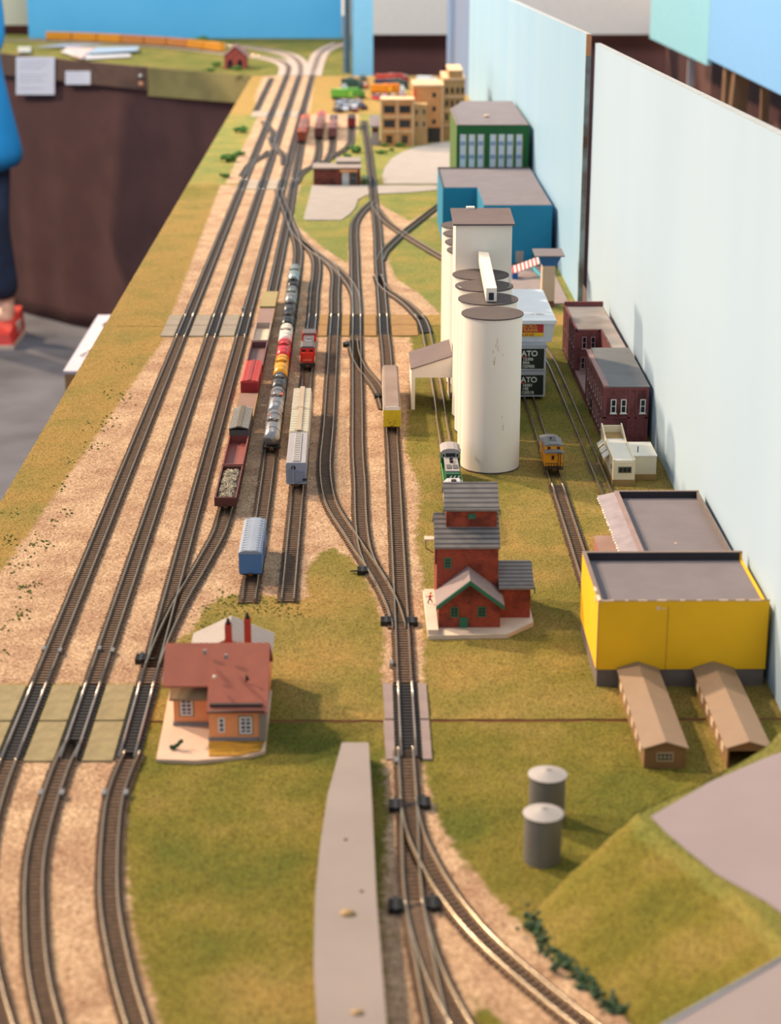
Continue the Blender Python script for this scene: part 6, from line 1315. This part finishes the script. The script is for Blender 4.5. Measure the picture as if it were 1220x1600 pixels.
VEH = [  # kind, photo point, angle, colour, second colour, words
 ('c',528,171,.3,'#3c2c30','#c8b8a8','dark toy car, leftmost of the front row in the left heap'),('c',541,169,-.2,'#d8dce4','#8c94b4','white toy car in the front row of the left heap'),('c',553,170,.1,'#6c3434','#e8e4e0','maroon toy car in the front row of the left heap'),('c',565,167,.4,'#4a1c20','#3c3034','dark red toy car, rightmost of the front row in the left heap'),
 ('c',529,162,.2,'#44587c','#8494b0','blue toy car in the second row of the left heap'),('c',539,161,-.5,'#e4e6ec','#b8c4dc','shiny white toy car in the second row of the left heap'),('c',550,162,.5,'#c4ccdc','#e8e8f0','silver toy car in the second row of the left heap'),('c',561,160,-.1,'#5c3438','#3c3c48','dark toy car in the second row of the left heap'),
 ('t',536,152,1.35,'#68a83c','#88b848','green toy truck lying across the left heap'),('t',552,150,1.7,'#5ea03c','#4c8c3c','second green toy truck behind the first in the left heap'),('c',566,149,.1,'#d8b010','#e8c828','yellow toy car right of the green trucks'),('c',532,143,.6,'#c8bc20','#d8c838','yellow green toy car left of the green trucks'),
 ('c',537,136,.2,'#98a09c','#b8bcb8','grey toy car at the back of the left heap'),('t',551,135,1.4,'#2c4c44','#3c5c54','dark green toy truck at the back of the left heap'),('c',561,134,.2,'#a8b4b0','#7c8c8c','pale toy car at the back of the left heap'),('c',570,133,-.2,'#e0702c','#c85c20','orange toy car at the back right of the left heap'),('c',567,122,.2,'#28443c','#345048','dark green toy car farthest back in the left heap'),('c',548,125,.3,'#3c5450','#54686c','dark teal toy car far back in the left heap'),
 ('c',589,152,.4,'#d84860','#e8a0a8','pink red toy car at the front left of the right heap'),('c',601,151,-.1,'#c42c34','#d04040','red toy car in the front row of the right heap'),('c',613,152,.2,'#c83038','#e8c0a8','bright red toy car in the front row of the right heap'),('c',627,149,.1,'#8c2c28','#a83c34','dark red toy car at the front right of the right heap'),
 ('t',597,144,1.5,'#e08820','#e8a030','orange toy truck in the right heap'),('t',616,143,1.6,'#dc7c1c','#d8e0e0','orange and white toy truck in the right heap'),
 ('t',602,136,1.5,'#28304c','#3c4460','navy toy truck in the right heap'),('t',621,135,1.6,'#2c5454','#1c3c44','dark teal toy truck in the right heap'),('c',633,134,0,'#30405c','#46566c','navy toy car at the right end of the right heap'),
 ('t',603,128,1.5,'#b8402c','#c85038','red toy truck at the back of the right heap'),('t',622,127,1.65,'#a83430','#903030','dark red toy truck at the back of the right heap'),('c',632,122,.2,'#b0a8b8','#c8c4cc','pale lilac toy car at the back right of the right heap'),('c',612,119,.1,'#a86850','#8c5c4c','rust brown toy car farthest back in the right heap'),
 ('c',659,133,.2,'#b8a0c4','#e8e8f0','lilac and white toy car behind the beige factory'),('t',668,131,1.2,'#dce4e8','#e8ecf0','white toy truck behind the beige factory'),('c',679,127,-.3,'#a8a8cc','#d8dcec','pale violet toy car behind the beige factory')]
for kd, px, py, rz, c1, c2, lb in VEH:
    x, y = G(px, py, 6); (toy_car if kd == 'c' else toy_truck)(x, y, rz, c1, lb, co2=c2)

# ------------------------------------------------------------------ person at the left edge
t = thing('person', 'person in a bright blue jacket, dark jeans and red trainers standing at the far left', 'person', (-1296, 6180, -900))
M_JKT = mat('bright_blue_jacket', '#0c84c8', .8, var=.06, scale=12, bump=.3, bscale=60); M_JNS = mat('dark_blue_jeans', '#20304c', .9, var=.2, scale=12, color2='#141c30'); M_SKIN = mat('skin', '#c89880', .5, var=.03)
PX, PY, PZ = -1296, 6180, -900; K = 0.92
def pp(x, y, z): return (PX+x*K, PY+y*K, PZ+z*K)
def skin_body(name, verts, edges, radii, m, par, root=0):
    me = bpy.data.meshes.new(name); o0 = par['o']; me.from_pydata([((v[0]-o0[0])*MM, (v[1]-o0[1])*MM, (v[2]-o0[2])*MM) for v in verts], edges, [])
    o = bpy.data.objects.new(name, me); COL.objects.link(o); o.parent = par; me.materials.append(m)
    sk = o.modifiers.new('skin', 'SKIN'); me.skin_vertices.new() if not me.skin_vertices else None
    for i, r in enumerate(radii): me.skin_vertices[0].data[i].radius = ((r if isinstance(r, tuple) else (r, r))[0]*MM*K, (r if isinstance(r, tuple) else (r, r))[1]*MM*K)
    me.skin_vertices[0].data[root].use_root = True; sk.use_smooth_shade = True; s2 = o.modifiers.new('sub', 'SUBSURF'); s2.levels = s2.render_levels = 2
    dg = bpy.context.evaluated_depsgraph_get(); nm = bpy.data.meshes.new_from_object(o.evaluated_get(dg)); o.modifiers.clear(); o.data = nm
    for p in nm.polygons: p.use_smooth = True
    return o
V = [pp(0,0,780),pp(0,0,950),pp(-5,-5,1130),pp(-15,0,1280),pp(-18,5,1370),pp(-20,-5,1440),pp(-20,-10,1540), pp(85,10,700),pp(88,-10,420),pp(98,30,110),pp(105,-60,60), pp(-95,0,720),pp(-100,-10,420),pp(-105,20,110),pp(-105,-70,60),
     pp(110,0,1260),pp(125,-60,1050),pp(30,-190,1020),pp(0,-215,1030), pp(-170,0,1260),pp(-195,-50,1050),pp(-90,-190,1000),pp(-60,-220,990)]
E_ = [(0,1),(1,2),(2,3),(3,4),(4,5),(5,6),(0,7),(7,8),(8,9),(9,10),(0,11),(11,12),(12,13),(13,14),(3,15),(15,16),(16,17),(17,18),(3,19),(19,20),(20,21),(21,22)]
R_ = [110,100,105,95,50,70,78, 66,48,36,34, 66,48,36,34, 42,36,28,26, 42,36,28,26]
skin_body('body', V, E_, R_, M_SKIN, t)
Vj = [pp(0,0,590),pp(0,0,700),pp(-5,0,860),pp(-10,0,1050),pp(-15,0,1250),pp(-18,5,1340), pp(110,0,1255),pp(128,-60,1048),pp(45,-180,1020),pp(-170,0,1255),pp(-198,-50,1050),pp(-100,-180,1003)]
skin_body('jacket', Vj, [(0,1),(1,2),(2,3),(3,4),(4,5),(4,6),(6,7),(7,8),(4,9),(9,10),(10,11)], [(238,200),(212,185),(180,160),(150,140),(120,110),62, 54,50,42, 54,50,42], M_JKT, t)
Vt = [pp(0,0,760),pp(90,10,690),pp(80,-20,420),pp(92,30,130),pp(-95,0,690),pp(-110,-10,420),pp(-115,20,130)]
skin_body('jeans', Vt, [(0,1),(1,2),(2,3),(0,4),(4,5),(5,6)], [110,76,62,66,76,62,66], M_JNS, t)
M_TRN = mat('red_trainer', '#c4342c', .6); M_SOL = mat('pale_sole', '#c8b4a4', .7)
for s in (1, -1):
    b = MB(); x, y, z = pp(s*100, -50, 0); sh = b.hull8([(x-52,y-125,-888),(x+52,y-125,-888),(x+50,y+125,-888),(x-50,y+125,-888)], [(x-38,y-110,-852),(x+38,y-110,-852),(x+44,y+118,-806),(x-44,y+118,-806)], M_TRN).build('shoe', None, t)
    MB().box(x-54, x+54, y-130, y+128, -900, -886, M_SOL).build('sole', None, sh); MB().box(x+42, x+50, y-10, y+60, -872, -836, M_SOL).build('shoe_patch', None, sh)
# head details and hands (outside the frame, but the figure is whole)
hd = MB(); hx, hy, hz = pp(-20, -15, 1520)
hd.ball((hx, hy+8, hz+28), 98, None, 18, 12, (.92, 1.02, .95)); hd.build('hair', mat('brown_hair', '#3c2a20', .8), t)
f = MB(); f.ball((hx, hy-80, hz-18), 11, M_SKIN, 10, 8, (.8,1.2,1.3))
for s in (-1, 1): f.ball((hx+s*30, hy-74, hz+6), 8, M_WHT, 10, 8).ball((hx+s*30, hy-80, hz+6), 4, M_BLK, 8, 6).ball((hx+s*76, hy, hz-8), 16, M_SKIN, 10, 8, (.35,.8,1.2))
f.tube([(hx-20,hy-72,hz-44),(hx,hy-76,hz-47),(hx+20,hy-72,hz-44)], 3.4, mat('lips', '#a0584c', .5), 6); f.build('face', None, t)
for s in (1, -1):
    hb = MB(); bx_, by_, bz_ = pp(-8 if s > 0 else -52, -226 if s > 0 else -232, 1030 if s > 0 else 988)
    hb.ball((bx_, by_, bz_), 30, M_SKIN, 12, 8, (1.15, .5, .9))
    for k, l in enumerate((52, 62, 66, 56)):
        zz = bz_-20+k*13; hb.tube([(bx_-s*24, by_, zz), (bx_-s*(24+l*.5), by_-4, zz-2), (bx_-s*(24+l*.85), by_+10, zz-5)], [8, 7.5, 6], M_SKIN, 7)
    hb.tube([(bx_+s*4, by_-4, bz_+20), (bx_-s*10, by_-8, bz_+38), (bx_-s*26, by_-6, bz_+46)], [9, 8.5, 7], M_SKIN, 7); hb.build('hand', None, t)

# ------------------------------------------------------------------ tufts and shrubs
M_TUF = mat('olive_tuft', '#6f7a2c', .95, var=.3, scale=300, bump=1, color2='#3c4c1c'); M_SHR = mat('mid_green_shrub', '#4c7a2c', .95, var=.35, scale=120, bump=1, color2='#28481c')
mb = MB()
def clump(px, py, n, r, sx=10, sy=6):
    for _ in range(n):
        x, y = G(px+random.gauss(0, sx), py+random.gauss(0, sy)); mb.ball((x, y, -.4), random.uniform(.4, 1)*r, None, n=6, k=4, sc=(1,1,.7))
for px, py, n in ((170,612,10),(190,622,14),(176,650,10),(167,665,14),(135,661,6),(145,698,16),(112,721,6),(60,845,18),(15,843,22),(75,852,12),(100,758,10),(45,870,10),(24,890,8),(40,918,12),(50,922,8),(35,957,14),(36,920,8),(5,1020,6),(10,978,8),(190,572,8),(105,800,8),(92,820,8),(22,801,6)): clump(px, py, n, 1.4)
for px, py, n in ((335,950,30),(360,940,40),(400,945,40),(440,948,30),(330,975,20),(470,952,20)): clump(px, py, n, 1.1, 16, 9)
solo(mb, 'grass_tuft', M_TUF, 'scattered olive green tufts on the ochre strip along the left edge', 'tufts', (-290, 1700, -1), kind='stuff')
for px, py, r, lb in ((376,207,22,'round dark green shrub on the left strip near the far gap'),(357,252,26,'wide dark green shrub on the left strip, nearer than the round one'),(375,243,16,'small dark green shrub right of the wide one'),(352,277,12,'low yellow green shrub below the wide one'),
                      (556,238,22,'green shrub behind the brick hut'),(542,246,14,'small green shrub left of the one behind the brick hut'),(596,240,14,'green shrub in front of the beige factory, leftmost'),(624,229,13,'dark green shrub against the foot of the beige factory'),(600,229,12,'green shrub at the left foot of the beige factory'),(612,236,10,'tiny green shrub between the beige factory and the drive'),
                      (338,104,26,'dark green shrub left of the red engine house'),(370,109,20,'dark green shrub in front of the red engine house'),(328,112,18,'low green shrub at the olive fascia'),(318,66,34,'dark green shrub against the sky board')):
    x, y = G(px, py); r *= .62; mb = MB()
    for _ in range(26): mb.ball((x+random.gauss(0, r*.5), y+random.gauss(0, r*.6), r*.3+random.uniform(0, r*.45)), r*random.uniform(.18, .38), None, n=7, k=5)
    solo(mb, 'shrub', M_SHR, lb, 'shrub', (x, y, -1), 'shrubs on the layout')
for o in bpy.data.objects:
    if 'o' in o: del o['o']
